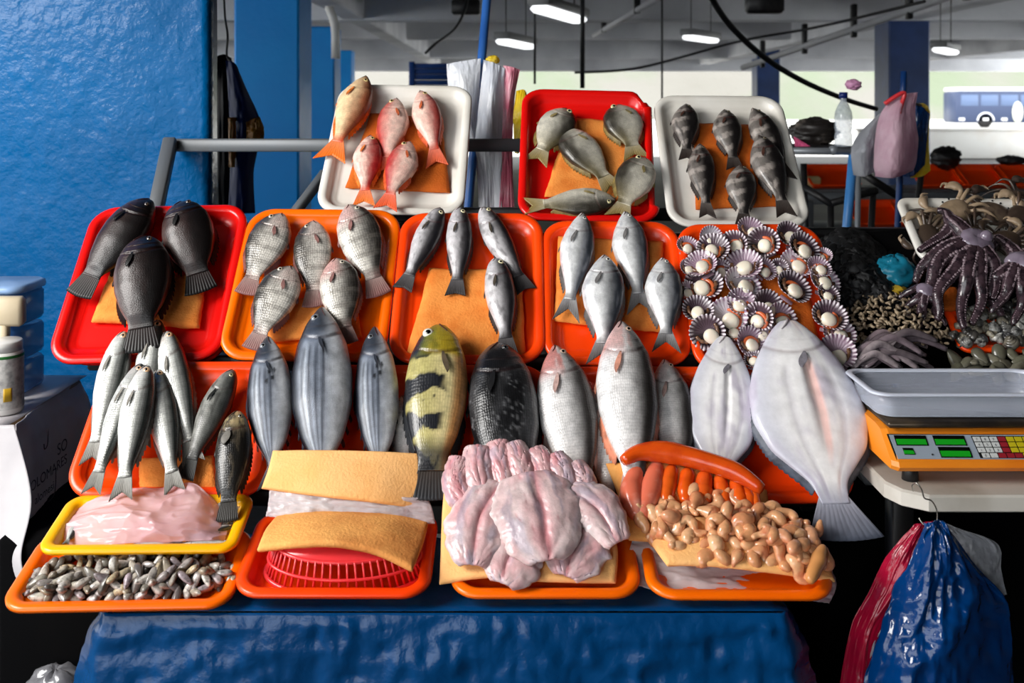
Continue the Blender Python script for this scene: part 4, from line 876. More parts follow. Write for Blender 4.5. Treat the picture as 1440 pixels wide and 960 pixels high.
t=np.linspace(-.2,math.pi*.9,16); v,f=tube(np.stack([.0125*np.cos(t),.0115*np.sin(t)-.001,.0045+0*t],1),.0036*np.sin(np.linspace(.2,3,16))**.5,10); ROEM=raw('roe',v,f,mat('scallop_roe',(214,104,58),rough=.2,coat=.4,sss=.1))
t=np.linspace(math.pi*.95,math.pi*2.05,22); v,f=tube(np.stack([.015*np.cos(t),.014*np.sin(t),.0062+.0008*np.sin(t*17)],1),.0026+.0006*np.sin(t*23),8); MANT=raw('mantle',v,f,mat('scallop_mantle',(120,84,60),rough=.25,coat=.4,noise=(200,(70,46,36),3)))
HIN=raw('hinge_ear',*bev((0,-.0195,-.0005),np.eye(3),(.009,.003,.0012),.0008),mat('shell_hinge',(150,120,132),rough=.4))
SL=[(155,235,120,'p'),(290,185,130,'w'),(305,250,170,'d'),(425,232,160,'d'),(525,140,150,'p'),(600,215,170,'d'),(500,245,120,'w'),(750,170,155,'d'),(830,250,180,'d'),(948,292,100,'p'),(165,365,110,'p'),(235,345,165,'p'),(350,372,120,'p'),(485,355,195,'p'),(610,370,120,'p'),(790,345,175,'w'),(690,362,100,'d'),(925,362,130,'p'),(250,465,195,'d'),(470,465,195,'w'),(770,482,185,'d'),(950,440,175,'w'),(215,610,155,'d'),(470,570,155,'p'),(390,650,195,'w'),(620,590,170,'d'),(570,655,155,'d'),(700,665,165,'p'),(270,740,175,'d'),(520,800,155,'p'),(425,735,130,'d'),(590,745,125,'p'),(985,650,175,'d'),(1040,750,165,'p'),(1030,862,180,'p'),(545,900,100,'d'),(160,500,110,'p'),(980,520,120,'d')]
rng=random.Random(5)
for k,(x,y,w_,kd) in enumerate(SL):
    px,py=930+x/4.173,290+y/4.173; s=w_/4.173/F*2.08/.046*1.08; lf=.034+(y/960)*.004+.006*(k%3)
    p=MID.on(px,py,lf); nz=nrm(MID.n+np.array([rng.uniform(-.45,.45),rng.uniform(-.25,.1),rng.uniform(-.55,.15)])); ang=rng.uniform(-.6,.6)
    up=nrm(MID.d*math.cos(ang)+np.array([1,0,0])*math.sin(ang)); up=nrm(up-np.dot(up,nz)*nz); X=np.cross(up,nz)
    r=empty('scallop',M=frame(p-nz*.006,X*s,up*s,nz*s)); props(r,{'d':'open scallop with dark purple inside and white muscle on the orange tray','w':'open scallop with whitish inside on the orange tray','p':'open scallop with mauve inside and striped rim on the orange tray'}[kd],'scallop','open scallops on the orange tray')
    link('shell',SM[kd],r); link('hinge_ear',HIN,r); 
    o=link('adductor_muscle',MUS,r); o.scale=(1.14,1.14,1.1); o.location=(rng.uniform(-.003,.003),-.006,.0005); o.rotation_euler=(rng.uniform(-.2,.2),rng.uniform(-.2,.2),rng.uniform(0,3))
    if k%3!=1: o=link('roe',ROEM,r); o.rotation_euler=(0,0,rng.uniform(-2.5,.5)); o.location=(0,-.004,.001)
    o=link('mantle',MANT,r); o.location=(0,.002,0)
# ---------------------------------------------------------------- right stall: counter, board, scale
m_dark=mat('shade_and_shelf_black',(5,5,6),rough=.9,spec=.05,noise=(6,(9,8,8),4))  # near-black for the boxes that paint shade and for the sloping shelf
r=root('shade_box_shelf',(1.1,2.2,0),'near-black box drawn for the shade under the right seafood trays, with their shelf','shade_box_shelf')
part('body',bev((1.15,2.22,.41),np.eye(3),(.64,.34,.41),.01),m_dark,r)  # near-black body drawn in place of the shade under the stall
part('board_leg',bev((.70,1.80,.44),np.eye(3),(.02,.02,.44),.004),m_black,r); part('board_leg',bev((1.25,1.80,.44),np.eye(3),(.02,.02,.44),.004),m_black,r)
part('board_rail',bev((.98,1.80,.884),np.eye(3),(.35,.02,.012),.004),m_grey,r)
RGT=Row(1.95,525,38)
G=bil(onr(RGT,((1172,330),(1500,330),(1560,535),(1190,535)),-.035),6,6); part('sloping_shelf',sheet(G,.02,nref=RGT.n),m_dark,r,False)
for x in (.72,1.15): part('shelf_post',bev((x,2.2,.99),np.eye(3),(.02,.02,.17),.003),m_black,r)
q=[(.62,1.79),(.62,1.66),(.635,1.625),(.67,1.60),(1.42,1.60),(1.42,1.86),(.62,1.86)]
b=B(); b.add(*loft([np.array([(x+(.004 if k in(0,3) else 0)*(1 if x<.7 else -1),y+(.004 if k in(0,3) else 0)*(1 if y<1.7 else -1),z) for x,y in q]) for k,z in enumerate((.897,.900,.922,.925))],True,True))
props(b.obj('cutting_board',mat('board_plastic',(206,200,190),rough=.5,noise=(7,(150,138,122),6,.45,.8)),None,False),'thick white cutting board with worn edge under the scale','board')
SCL=Row(1.64,657,40)
def scale_():
    m=mat('scale_orange',(240,140,34),rough=.35,noise=(6,(226,120,26),4)); z0,z1=.948,1.003; x0,x1=.628,.992
    r=root('weighing_scale',(.81,1.76,.9255),'orange electronic scale with green displays on the cutting board','scale')
    prf=[(1.645,z0),(1.638,z0+.008),(1.642,z0+.016),(1.694,z1),(1.72,z1+.004),(1.86,z1+.004),(1.875,z1-.01),(1.875,z0)]
    L=[]
    for x,k in ((x0,.012),(x0+.010,0),(x1-.010,0),(x1,.012)):
        cy,cz=1.76,.975; L.append(np.array([(x,cy+(y-cy)*(1-k*6),cz+(z-cz)*(1-k*6)) for y,z in prf]))
    part('body',loft(L,True,True),m,r,False)
    for x in (x0+.04,x1-.04):
        for y in (1.67,1.84): part('foot',lathe((x,y,.9255),[(.0,0),(.014,0),(.012,.025),(0,.025)],14),m_black,r)
    part('platform',bev((.80,1.785,1.0125),np.eye(3),(.165,.105,.006),.004),mat('steel_platform',(52,46,42),rough=.3,metal=.6,noise=(12,(90,76,60),5)),r)
    pn=SCL.n
    def quad(name,c,m,lift,t,par,sm=False):
        return part(name,sheet(bil(onr(SCL,c,lift),2,2),t,nref=pn),m,par,sm)
    def z(x,y): return (1240+x/7.2,590+y/7.2)
    pb=quad('panel_border',[z(50,145),z(1700,150),z(1700,415),z(150,408)],mat('panel_black',(12,12,12),rough=.4),.0035,.001,r)
    pa=quad('panel',[z(72,152),z(1690,156),z(1690,402),z(165,397)],mat('panel_grey',(150,160,172),rough=.4),.0048,.001,r)
    lg=mat('lcd_green',(22,150,30),rough=.25,emis=.12)
    for c in ([(120,158),(440,160),(476,262),(152,260)],[(510,160),(828,162),(868,262),(546,260)],[(565,275),(884,278),(922,384),(604,382)],[(208,285),(310,287),(342,354),(232,352)]):
        d=quad('display',[z(*p) for p in c],mat('lcd_frame',(8,10,8),rough=.2),.0058,.001,pa)
        cc=np.array(c,float); i=[cc[0]*.66+cc[3]*.34,cc[1]*.66+cc[2]*.34,cc[2]*.92+cc[1]*.08,cc[3]*.92+cc[0]*.08]; ctr=np.mean(i,0); i=[ctr+(p-ctr)*np.array([.93,.92]) for p in i]
        quad('lcd',[z(*p) for p in i],lg,.0067,.0008,d)
    kw,kr,ky=mat('key_white',(206,208,206),rough=.4),mat('key_red',(150,34,44),rough=.4),mat('key_yellow',(196,180,28),rough=.4)
    quad('keypad',[z(900,164),z(1560,166),z(1610,392),z(1000,388)],mat('panel_black',(12,12,12)),.0056,.0006,pa)
    txt=['789','456','123','0.']
    for rr in range(4):
        for cc in range(8):
            x=912+cc*84+rr*24+(20 if rr==3 else 0); y=170+rr*55
            if cc>6 and rr>2: continue
            m=kw if cc<3-(rr==3) else (kr if cc==3 or (rr==3 and cc<5) else ky)
            k=quad('key',[z(x+6,y+4),z(x+76,y+4),z(x+96,y+49),z(x+26,y+49)],m,.0066,.0012,pa)
            if cc<len(txt[rr]): text('digit',txt[rr][cc],SCL.on(*z(x+51,y+28),.0074),(1,0,0),SCL.d,.0062,mat('key_ink',(24,24,26)),k,r)
    part('indicator',lathe(SCL.on(*z(512,354),.0055),[(0,0),(.0016,0),(.0016,.001),(0,.001)],10,[(1,0,0),SCL.d,SCL.n]),m_black,pa)
def text(name,s,c,x,y,size,m,par,rt,flip=False):
    cu=bpy.data.curves.new(name,'FONT'); cu.body=s; cu.size=size; cu.align_x='CENTER'; cu.align_y='CENTER'; cu.extrude=.0001
    o=bpy.data.objects.new(name,cu); COL.objects.link(o); bpy.context.view_layer.update()
    me=bpy.data.meshes.new_from_object(o.evaluated_get(bpy.context.evaluated_depsgraph_get())); bpy.data.objects.remove(o); bpy.data.curves.remove(cu)
    x=nrm(x);y=nrm(np.asarray(y)-np.dot(y,x)*x);n=np.cross(x,y); M=frame(np.asarray(c)-(ROOTS[rt.name] if rt is not None else 0),x,y,n); me.transform(M); me.materials.clear(); me.materials.append(m)
    o=bpy.data.objects.new(name,me); COL.objects.link(o); o.parent=par; return o
scale_()
# clear plastic container on the scale
r=root('plastic_container',(.785,1.765,1.0195),'clear shallow plastic container on the orange scale','container')
def rl(hw,hl,z,rr=.03): p=rrect(hw,hl,rr,8); return np.column_stack([p[:,0]+.785,p[:,1]+1.765,np.full(len(p),z)])
mcp=mat('clear_plastic',(222,228,244),rough=.12,spec=.6,alpha=.30); mrim=mat('clear_rim',(226,230,244),rough=.15,spec=.6,alpha=.8)
part('wall',loft([rl(.156,.068,1.0215),rl(.165,.076,1.060),rl(.163,.074,1.060),rl(.154,.066,1.0235)],False,False),mcp,r)
part('base',loft([rl(.154,.066,1.0205),rl(.156,.068,1.0215),rl(.154,.066,1.0230)],True,True),mat('clear_base',(222,228,240),rough=.12,spec=.6,alpha=.35),r)
part('rim',loft([rl(.162,.073,1.060),rl(.165,.076,1.0595),rl(.173,.084,1.0600),rl(.174,.085,1.0625),rl(.172,.083,1.0645),rl(.166,.077,1.0650),rl(.162,.073,1.0630),rl(.162,.073,1.060)],False,False),mrim,r)
# ---------------------------------------------------------------- seafood on the right stall
G=ctrl([[(1150,345,2.30),(1190,325,2.30),(1225,340,2.30),(1262,372,2.28)],[(1160,385,2.18),(1195,365,2.14),(1235,380,2.14),(1285,412,2.16)],[(1172,412,2.11),(1205,404,2.09),(1245,410,2.09),(1290,426,2.10)],[(1186,436,2.09),(1215,432,2.08),(1250,432,2.08),(1290,440,2.08)]],70,70)
G=wob(G,RGT.n,.012,9,4); G=wob(G,RGT.n,.008,26,6,ridge)
one('seaweed_heap',sheet(G,.03,4,nref=RGT.n),mat('black_seaweed',(12,12,13),rough=.6,noise=(60,(24,24,26),4)),'black shaggy heap right of the scallop tray','seaweed')
rng=random.Random(21); b=B(); poly3=[(1186,440),(1205,422),(1250,412),(1290,425),(1318,448),(1338,470),(1330,484),(1270,478),(1200,478),(1184,462)]
for x,y in scatter(poly3,330,6.0,4.2,rng,9000):
    p=RGT.on(x,y,.030+.030*sst(0,24,edge_d(x,y,poly3))); X,Yv,Z=rotm(rng,70,RGT.n); t=np.linspace(0,2.6,6); rr=rng.uniform(.005,.008)
    A=p+np.outer(rr*np.cos(t),X)+np.outer(rr*np.sin(t),Yv); c=mixc(c_(168,148,120),c_(110,94,76),np.full(1,rng.random()))[0]
    v,f=tube(A,.0034*np.sin(np.linspace(.5,2.8,6)),6); b.add(v,f,c)
props(b.obj('peeled_shrimp',mat('shrimp_flesh',attr=True,rough=.35,coat=.2)),'heap of tan peeled shrimp behind the squid','shrimp',None,'stuff')
m_sq=mat('squid_skin',rnd=((150,132,138),(104,92,98),(176,162,164),(86,76,80)),rough=.2,coat=.4,noise=(30,(70,60,66),5,.45,.7))
rng=random.Random(4)
for k in range(26):
    x0=1196+rng.uniform(0,50);y0=510-rng.uniform(0,34); ln=rng.uniform(60,95); dy=rng.uniform(-6,22); lf=.012+.004*k/2+rng.uniform(0,.004)
    A=smooth([RGT.on(x0,y0+8,lf),RGT.on(x0+ln*.45,y0-14+dy*.2,lf+.012),RGT.on(x0+ln,y0+dy*.6,lf)],14); t=np.linspace(0,1,14)
    rt=root('squid',A[7],'glossy grey squid strip in the pile behind the clear container','squid','squid pile')
    part('body',tube(A,(.0085*np.sin(np.pi*(.08+.8*t))**.6),10,True,.6,up=RGT.n),m_sq,rt)
    e=A[-1]; d=nrm(A[-1]-A[-2]); S=np.cross(d,RGT.n); part('fin',sheet(np.array([[A[1]+S*.013*s,A[3]+S*.017*s,A[5]+S*.006*s] for s in (-1,0,1)]),.0015,nref=RGT.n),m_sq,rt)
# snail tray
tray('serving_tray','small red-orange tray of dark sea snails at the right edge',RGT,((1344,432),(1490,432),(1500,492),(1332,490)),m_org,.004,r=.02,h=.018)
def snail_mesh(seed):
    t=np.linspace(0,1,40); a=t*4.2*2*np.pi; rr=.0085*(1-t)**1.1; A=np.stack([rr*np.cos(a),rr*np.sin(a),.020*t],1); v,f=tube(A,.0072*(1-t)**1.05+.0006,10); return raw('sea_snail',v,f,mat('snail_shell',rnd=((30,30,32),(70,70,72),(206,204,196),(46,44,44),(150,142,124),(36,36,38)),rough=.3,coat=.3,noise=(120,(36,34,34),4)))
SN=[snail_mesh(0)]
poly4=[(1346,440),(1400,426),(1470,424),(1490,484),(1340,482)]; rng=random.Random(8)
for x,y in scatter(poly4,60,9.5,7,rng):
    X,Yv,Z=rotm(rng,80,RGT.n); s=rng.uniform(.8,1.2); o=link('sea_snail',SN[0],None,M=frame(RGT.on(x,y,.018+rng.uniform(0,.012)),X*s,Yv*s,Z*s)); props(o,'dark and white sea snail on the small red-orange tray','snail','sea snails')
m_mus=mat('green_mussel',rnd=((112,110,92),(86,84,70),(140,136,118),(98,92,76)),rough=.3,coat=.3,noise=(50,(70,66,54),5))
rng=random.Random(12)
v,f=ball((0,0,0),1,14,9); tx=.5+.5*v[:,0]; v=np.stack([v[:,0]*.021,v[:,1]*.015*(.4+.6*tx)*1.1,v[:,2]*.008*(.5+.5*tx)],1); MUM=raw('mussel',v,f,m_mus)
for x,y in scatter([(1338,500),(1460,496),(1470,530),(1345,526)],26,13,8,rng):
    X,Yv,Z=rotm(rng,40,RGT.n); s=rng.uniform(.8,1.15); o=link('mussel',MUM,None,M=frame(RGT.on(x,y,.016+rng.uniform(0,.012)),X*s,Yv*s,Z*s)); props(o,'greenish grey mussel in the pile below the snail tray','mussel','green mussels')
# crab tray and crabs
tray('serving_tray','white tray heaped with crabs at the right edge',RGT,((1254,280),(1500,276),(1540,372),(1300,362)),m_wtray,.03,r=.03,h=.03)
m_crab=mat('crab_shell',rnd=((74,60,48),(54,44,38),(90,76,62),(66,48,36)),rough=.35,coat=.25,noise=(60,(70,56,50),5),bump=(120,.4,.002)); m_cbel=mat('crab_belly',(140,120,96),rough=.35,coat=.2,noise=(40,(170,146,120),4))
def crab(px,py,lift,ang,s,label,belly=False,tl=0):
    p=RGT.on(px,py+8,lift-.022); x=nrm(np.array([1,0,0])*math.cos(ang)+RGT.d*math.sin(ang)); n=nrm(RGT.n+np.array([.3*math.sin(tl),-.3,.0])); x=nrm(x-np.dot(x,n)*n); y=np.cross(n,x); A=np.array([x,y,n])
    r=root('crab',p,label,'crab','crabs on the white tray')
    def W(l): return p+np.asarray(l,float)@A*s
    v,f=ball((0,0,0),1,22,12); v[:,0]*=.036*(1+.12*v[:,1]); v[:,1]*=.026; v[:,2]*=.013; v[:,2]+=.0012*fbm(v[:,0]*300,v[:,1]*300,3); part('carapace',(p+v@A*s,f),m_cbel if belly else m_crab,r)
    for sd in (-1,1):
        for k in range(4):
            a=-.75+.42*k; d=np.array([math.cos(a)*sd,math.sin(a)-.1]); q0=np.array([.028*sd,-.012+.008*k,0]); q1=q0+np.array([d[0]*.024,d[1]*.024,.012]); q2=q1+np.array([d[0]*.020,d[1]*.024-.006,-.012]); q3=q2+np.array([d[0]*.008,-.014,-.012])
            part('leg',tube(smooth([W(q0),W(q1),W(q2),W(q3)],12),np.linspace(.0048,.0012,12)*s,7),m_cbel if belly else m_crab,r)
        q=[W((.026*sd,.018,.002)),W((.044*sd,.030,.006)),W((.040*sd,.046,.006)),W((.022*sd,.052,.004))]
        c=part('claw',tube(smooth(q,16),np.array([.0045]*6+[.006,.008,.0095,.010,.0098,.009,.007,.005,.003,.0012])*s,9,True,.7,up=n),m_cbel if belly or sd>0 else m_crab,r)
        part('finger',tube(smooth([W((.036*sd,.050,.003)),W((.028*sd,.060,.003)),W((.016*sd,.056,.003))],8),np.linspace(.005,.001,8)*s,7),m_cbel,c)
        part('eye',ball(W((.008*sd,.026,.006)),.0022*s,8,6),m_eye,r)
for a in ((1342,290,.075,.5,1.15,'pale-bellied crab upside down at the top of the crab tray',True),(1398,292,.07,-.4,1.1,'crab with a big pale claw at the top right of the tray'),(1306,326,.07,1.2,1.0,'crab at the left edge of the white tray'),(1352,312,.055,.2,.95,'crab half hidden above the octopus in the white tray'),(1432,300,.07,.9,1.1,'crab at the far right of the white tray'),(1380,326,.07,2.2,.95,'crab right above the octopus head'),(1440,276,.06,-.8,1.0,'crab at the upper right picture edge'),(1322,305,.055,-.9,.9,'small crab left of the pale-bellied crab'),(1415,330,.075,.1,.95,'crab beside the second octopus at the right')): crab(*a)
# octopuses
m_oct=mat('octopus_skin',(66,50,56),rough=.2,coat=.4,noise=(70,(30,22,28),6),mottle=(120,.5,1.3),bump=(90,.5,.003)); m_octp=mat('octopus_pale',(128,116,130),rough=.2,coat=.5,noise=(30,(96,82,96),5)); m_suck=mat('sucker_pale',(118,100,106),rough=.25,coat=.4)
def octopus(c,arms,label,hs=1.0,lift=.10):
    p=RGT.on(*c,lift); r=root('octopus',p,label,'octopus','octopuses'); n=RGT.n
    v,f=ball((0,0,0),1,24,14); v=v*np.array([.032,.030,.022])*hs; v*=(1+.35*fbm(v[:,0]*50+c[0],v[:,1]*50,4))[:,None]; part('mantle',(p+n*.008+v@np.array([(1,0,0),RGT.d,n]),f),m_octp,r)
    part('funnel',ball(p+np.array([.018,-.015,.018])*hs,np.array([.012,.010,.012])*hs,14,10),m_octp,r)
    rng=random.Random(int(c[0]))
    for k,pts in enumerate(arms):
        L=[p+n*.004]+[RGT.on(x,y,lf) for x,y,lf in pts]; A=smooth(L,40); t=np.linspace(0,1,40); A=A+(.007*np.sin(t*(8+k%3*2)+k*1.7)*t)[:,None]*np.array([1,0,.2]); R=.0195*hs*(1-.70*t)
        a=part('arm',tube(A,R,10,True),m_oct,r); b=B(); T=np.gradient(A,axis=0)
        for i in range(4,39):
            d=nrm(T[i]); sd=nrm(np.cross(d,n)); 
            for s in (-1,1): b.add(*ball(A[i]-ROOTS[r.name]+n*R[i]*.72+sd*s*R[i]*.55,np.array([1,1,.8])*R[i]*rng.uniform(.16,.34),6,4))
        b.obj('suckers',m_suck,a)['kind']='stuff'
octopus((1368,345),[[(1330,350,.10),(1300,375,.07),(1282,398,.05)],[(1325,365,.10),(1305,405,.07),(1298,440,.05)],[(1345,375,.10),(1322,410,.08),(1316,450,.05)],[(1358,385,.10),(1356,420,.07),(1354,462,.05)],[(1378,380,.10),(1378,415,.08),(1370,455,.05)],[(1395,370,.10),(1396,405,.08),(1404,445,.05)],[(1340,320,.10),(1322,335,.09),(1296,352,.08)],[(1345,318,.11),(1334,304,.11),(1318,296,.10)]],'purple-grey octopus draped over the crab tray, suckers showing',1.15)
octopus((1432,372),[[(1420,350,.10),(1405,335,.09),(1392,350,.08)],[(1438,400,.10),(1434,430,.07),(1430,455,.05)],[(1448,395,.10),(1452,425,.07),(1450,450,.05)],[(1418,395,.10),(1412,420,.08),(1392,440,.06)],[(1410,385,.10),(1398,396,.09),(1400,420,.08)],[(1445,360,.10),(1462,380,.08),(1470,420,.05)]],'darker octopus at the right picture edge with coiled arms',.95)
octopus((1300,412),[[(1290,420,.06),(1278,432,.04),(1272,446,.03)],[(1300,428,.06),(1296,444,.04),(1300,460,.03)],[(1312,424,.06),(1318,440,.04),(1326,458,.03)],[(1290,405,.06),(1276,412,.04),(1264,420,.03)]],'small octopus at the left below the large one',.6,.06)
pad('orange foam pad showing between the octopus arms',RGT,((1316,405),(1345,405),(1348,436),(1312,436)),m_foamd,.03,seed=21)
# crumpled bags beside the octopus
def clump(name,label,cat,c,rad,m,seed,ax=None,amp=.25,group=None):
    v,f=ball((0,0,0),1,40,26); a=np.arctan2(v[:,1],v[:,0]); k=1+amp*(fbm(a*2+seed,v[:,2]*3,seed)+.6*ridge(a*3+seed,v[:,2]*4,seed+3,3)-.4); return one(name,(np.asarray(c)+v*k[:,None]*np.asarray(rad),f),m,label,cat,group)
clump('plastic_bag','teal plastic bag left of the octopus arms','bag',RGT.on(1258,385,.03),(.045,.03,.04),mat('teal_bag',(20,104,128),rough=.25),3)
clump('plastic_bag','yellowish plastic bag beneath the teal one','bag',RGT.on(1256,408,.02),(.03,.02,.012),mat('yellow_bag_dull',(170,140,40),rough=.35),5)
# ---------------------------------------------------------------- bags on the wire hook, lower right
m_bb=mat('blue_bag',(0,52,108),rough=.16,spec=.6,noise=(7,(0,40,90),5),bump=(22,.35,.01)); m_rb=mat('crimson_bag',(176,16,52),rough=.2,spec=.6,noise=(7,(140,12,44),5),bump=(22,.4,.01)); m_wb=mat('translucent_white_bag',(210,212,218),rough=.16,spec=.6,noise=(7,(176,178,186),5),bump=(22,.5,.01),alpha=.88,thin=.45)
hk=[P(x,y,Yy) for x,y,Yy in ((1284,690,1.60),(1283,682,1.585),(1289,679,1.575),(1296,688,1.572),(1300,700,1.572),(1310,704,1.572),(1317,716,1.572),(1318,730,1.572),(1314,738,1.572),(1300,738,1.575),(1292,728,1.58))]
one('wire_hook',tube(smooth(hk,50),.0012,8),mat('steel_wire',(190,186,176),rough=.2,metal=.9),'bent steel wire hook holding the bags at the cutting board','hook')
def bag(label,rows,m,seed,amp=.006,group='bags on the wire hook',name='plastic_bag',t=.0012,n=(0,-1,.1)):
    G=ctrl(rows,90,80); G=wob(G,n,amp,2.6,seed,ridge); G=wob(G,n,amp*.35,8,seed+3,ridge); return one(name,sheet(G,t,nref=n),m,label,'bag',group)
bag('crimson plastic bag hanging at the left of the blue one',[[(1286,738,1.60),(1298,734,1.60),(1312,732,1.60)],[(1248,778,1.61),(1275,780,1.59),(1305,770,1.60)],[(1222,830,1.62),(1255,830,1.59),(1290,820,1.60)],[(1196,880,1.62),(1222,890,1.60),(1250,900,1.61)],[(1180,960,1.62),(1210,960,1.60),(1240,965,1.61)],[(1168,1040,1.62),(1200,1040,1.60),(1240,1040,1.61)]],m_rb,2)
bag('translucent white bag hanging at the right behind the blue one',[[(1318,734,1.60),(1330,736,1.60),(1345,742,1.60)],[(1330,770,1.60),(1366,760,1.60),(1402,764,1.61)],[(1330,810,1.60),(1370,806,1.585),(1408,800,1.61)],[(1330,840,1.60),(1380,846,1.59),(1414,834,1.61)]],m_wb,5)
bag('translucent white bag showing between the crimson and blue bags',[[(1290,770,1.605),(1298,775,1.60),(1304,780,1.60)],[(1240,850,1.61),(1262,850,1.60),(1280,850,1.605)],[(1208,900,1.615),(1230,910,1.60),(1252,915,1.605)],[(1200,965,1.615),(1220,965,1.60),(1240,965,1.605)]],m_wb,6)
bag('large glossy blue plastic bag hanging from the wire hook',[[(1296,732,1.585),(1308,729,1.58),(1322,730,1.58),(1328,734,1.59)],[(1284,775,1.58),(1310,770,1.56),(1340,775,1.555),(1366,790,1.58)],[(1256,830,1.58),(1305,832,1.545),(1350,830,1.55),(1412,838,1.585)],[(1232,890,1.58),(1290,892,1.54),(1350,890,1.535),(1422,880,1.575)],[(1210,960,1.58),(1280,960,1.53),(1350,960,1.53),(1428,955,1.57)],[(1200,1040,1.58),(1280,1040,1.53),(1350,1040,1.53),(1430,1040,1.57)]],m_bb,8,.018)
# ---------------------------------------------------------------- left table
m_cloth=mat('white_banner_cloth',(196,192,194),rough=.55,noise=(4,(172,168,172),5),bump=(14,.3,.01))
r=root('side_table',(-1.5,2.22,0),'small table at the left under a white banner cloth','table')
part('table_top',bev((-1.5,2.215,.875),np.eye(3),(.46,.19,.018),.005),mat('plywood',(150,120,84)),r)
for sx in (-1.92,-1.08):
    for y in (2.06,2.37): part('leg',bev((sx,y,.43),np.eye(3),(.02,.02,.43),.003),m_black,r)
def banner():
    b=B(); T=bil([(-1.98,2.01,.899),(-1.03,2.01,.899),(-1.03,2.41,.899),(-1.98,2.41,.899)],30,20); b.add(*sheet(wob(T,(0,0,1),.002,5,3),.0015,nref=(0,0,1)))
    G=ctrl([[(20,596,2.01),(62,566,2.20),(108,531,2.41)],[(30,680,1.98),(70,640,2.17),(128,580,2.36)],[(34,790,1.96),(78,740,2.12),(138,680,2.30)],[(40,930,1.94),(84,880,2.10),(130,800,2.26)]],50,40); b.add(*sheet(wob(wob(G,(1,-.3,0),.006,4,6),(1,-.3,0),.004,9,4,ridge),.0015,nref=(1,0,0)))
    G=ctrl([[(-180,600,2.01),(-60,600,2.01),(20,597,2.01)],[(-170,680,2.0),(-60,690,1.985),(44,700,1.955)],[(-170,760,2.0),(-60,770,1.97),(30,790,1.92)],[(-170,860,2.0),(-60,860,1.97),(60,870,1.93)],[(-170,960,2.0),(-60,960,1.97),(36,960,1.94)]],50,40); b.add(*sheet(wob(G,(0,-1,0),.006,4,8),.0015,nref=(0,-1,0)))
    return b
rt=root('banner_cloth',(-1.3,2.2,.899),'white printed banner cloth draped over the left table','cloth')
bb=banner(); part('cloth',(np.array(bb.v),bb.f),m_cloth,rt)
m_ink=mat('faded_ink',(70,66,72),rough=.7)
def onc(px,py,Y): return P(px,py,Y)
xd=P(82,648,2.165)-P(45,678,2.055); yd=np.array([0,0,1.]); off=np.array([.012,-.010,0])
text('lettering','8OLOMARES',onc(62,664,2.10)+off,xd,yd,.030,m_ink,rt,rt); text('lettering','SO',onc(83,626,2.19)+off,xd,yd,.036,m_ink,rt,rt); text('lettering','alomesi',onc(58,690,2.08)+off,xd,yd,.026,m_ink,rt,rt)
part('printed_curve',tube(smooth([onc(63,600,2.13)+off,onc(62,622,2.12)+off,onc(58,629,2.11)+off,onc(57,622,2.10)+off],16),.0012,6),m_ink,rt)
part('printed_curve',tube(smooth([onc(74,655,2.14)+off,onc(72,690,2.12)+off,onc(62,704,2.10)+off,onc(52,716,2.07)+off],20),.0010,6),m_ink,rt)
# drawers and jar
r=root('drawer_tower',P(20,540,2.30),'clear blue plastic drawer tower standing against the wall','drawers'); md=mat('blue_clear_plastic',(64,112,176),rough=.15,spec=.6,alpha=.8,noise=(5,(90,136,196),3))
c=P(8,534,2.28); c[2]=.901
for k in range(3):
    p=rrect(.066,.07,.03,6); L=[np.column_stack([p[:,0]*s+c[0],p[:,1]*s+c[1],np.full(len(p),c[2]+.078*k+z)]) for s,z in ((.94,.004),(1,.012),(1,.066),(.94,.072))]
    d=part('drawer',loft(L,True,True),md,r); part('handle',tube(smooth([c+np.array([-.02,-.070,.078*k+.045]),c+np.array([0,-.080,.078*k+.04]),c+np.array([.02,-.070,.078*k+.045])],10),.004,8),md,d)
p=rrect(.069,.073,.032,6); part('lid',loft([np.column_stack([p[:,0]*s+c[0],p[:,1]*s+c[1],np.full(len(p),c[2]+z)]) for s,z in ((1,.232),(1.02,.238),(1,.246),(.9,.25))],True,True),mat('pale_blue_lid',(140,170,210),rough=.2,alpha=.85),r)
r=root('plastic_jar',P(8,556,2.12),'white plastic jar with printed label on the left table','jar'); c=P(6,553,2.12); c[2]=.901; mj=mat('jar_white',(214,212,208),rough=.35)
part('jar_body',lathe(c,[(0,0),(.034,0),(.038,.004),(.038,.128),(.034,.132),(0,.132)],32),mj,r); part('lid',lathe(c,[(0,.132),(.036,.132),(.0365,.150),(.034,.153),(0,.153)],32),mj,r)
part('label',lathe(c,[(.0384,.012),(.0386,.013),(.0386,.118),(.0384,.119)],32),mat('label_grey',(196,194,190),rough=.5,noise=(90,(150,148,146),4)),r); part('label_band',lathe(c,[(.0388,.119),(.039,.120),(.039,.124),(.0388,.125)],32),mat('label_green',(40,110,50),rough=.5),r)
part('label_patch',sheet(np.array([[c+np.array([.0392*math.cos(a),.0392*math.sin(a),z]) for z in (.03,.058)] for a in np.linspace(-1.15,-.72,6)]),.0006),mat('label_yellow',(190,150,30),rough=.5),r,True)
r=root('beige_holder',P(12,470,2.34),'beige plastic holder behind the white jar','holder'); mbg=mat('beige_plastic',(206,190,160),rough=.45)
c=P(12,430,2.17); c[2]=1.06
part('block',bev(c+np.array([-.02,0,.045]),np.eye(3),(.055,.016,.032),.008),mbg,r); part('stem',bev(c+np.array([-.012,0,-.07]),np.eye(3),(.013,.012,.089),.005),mbg,r)
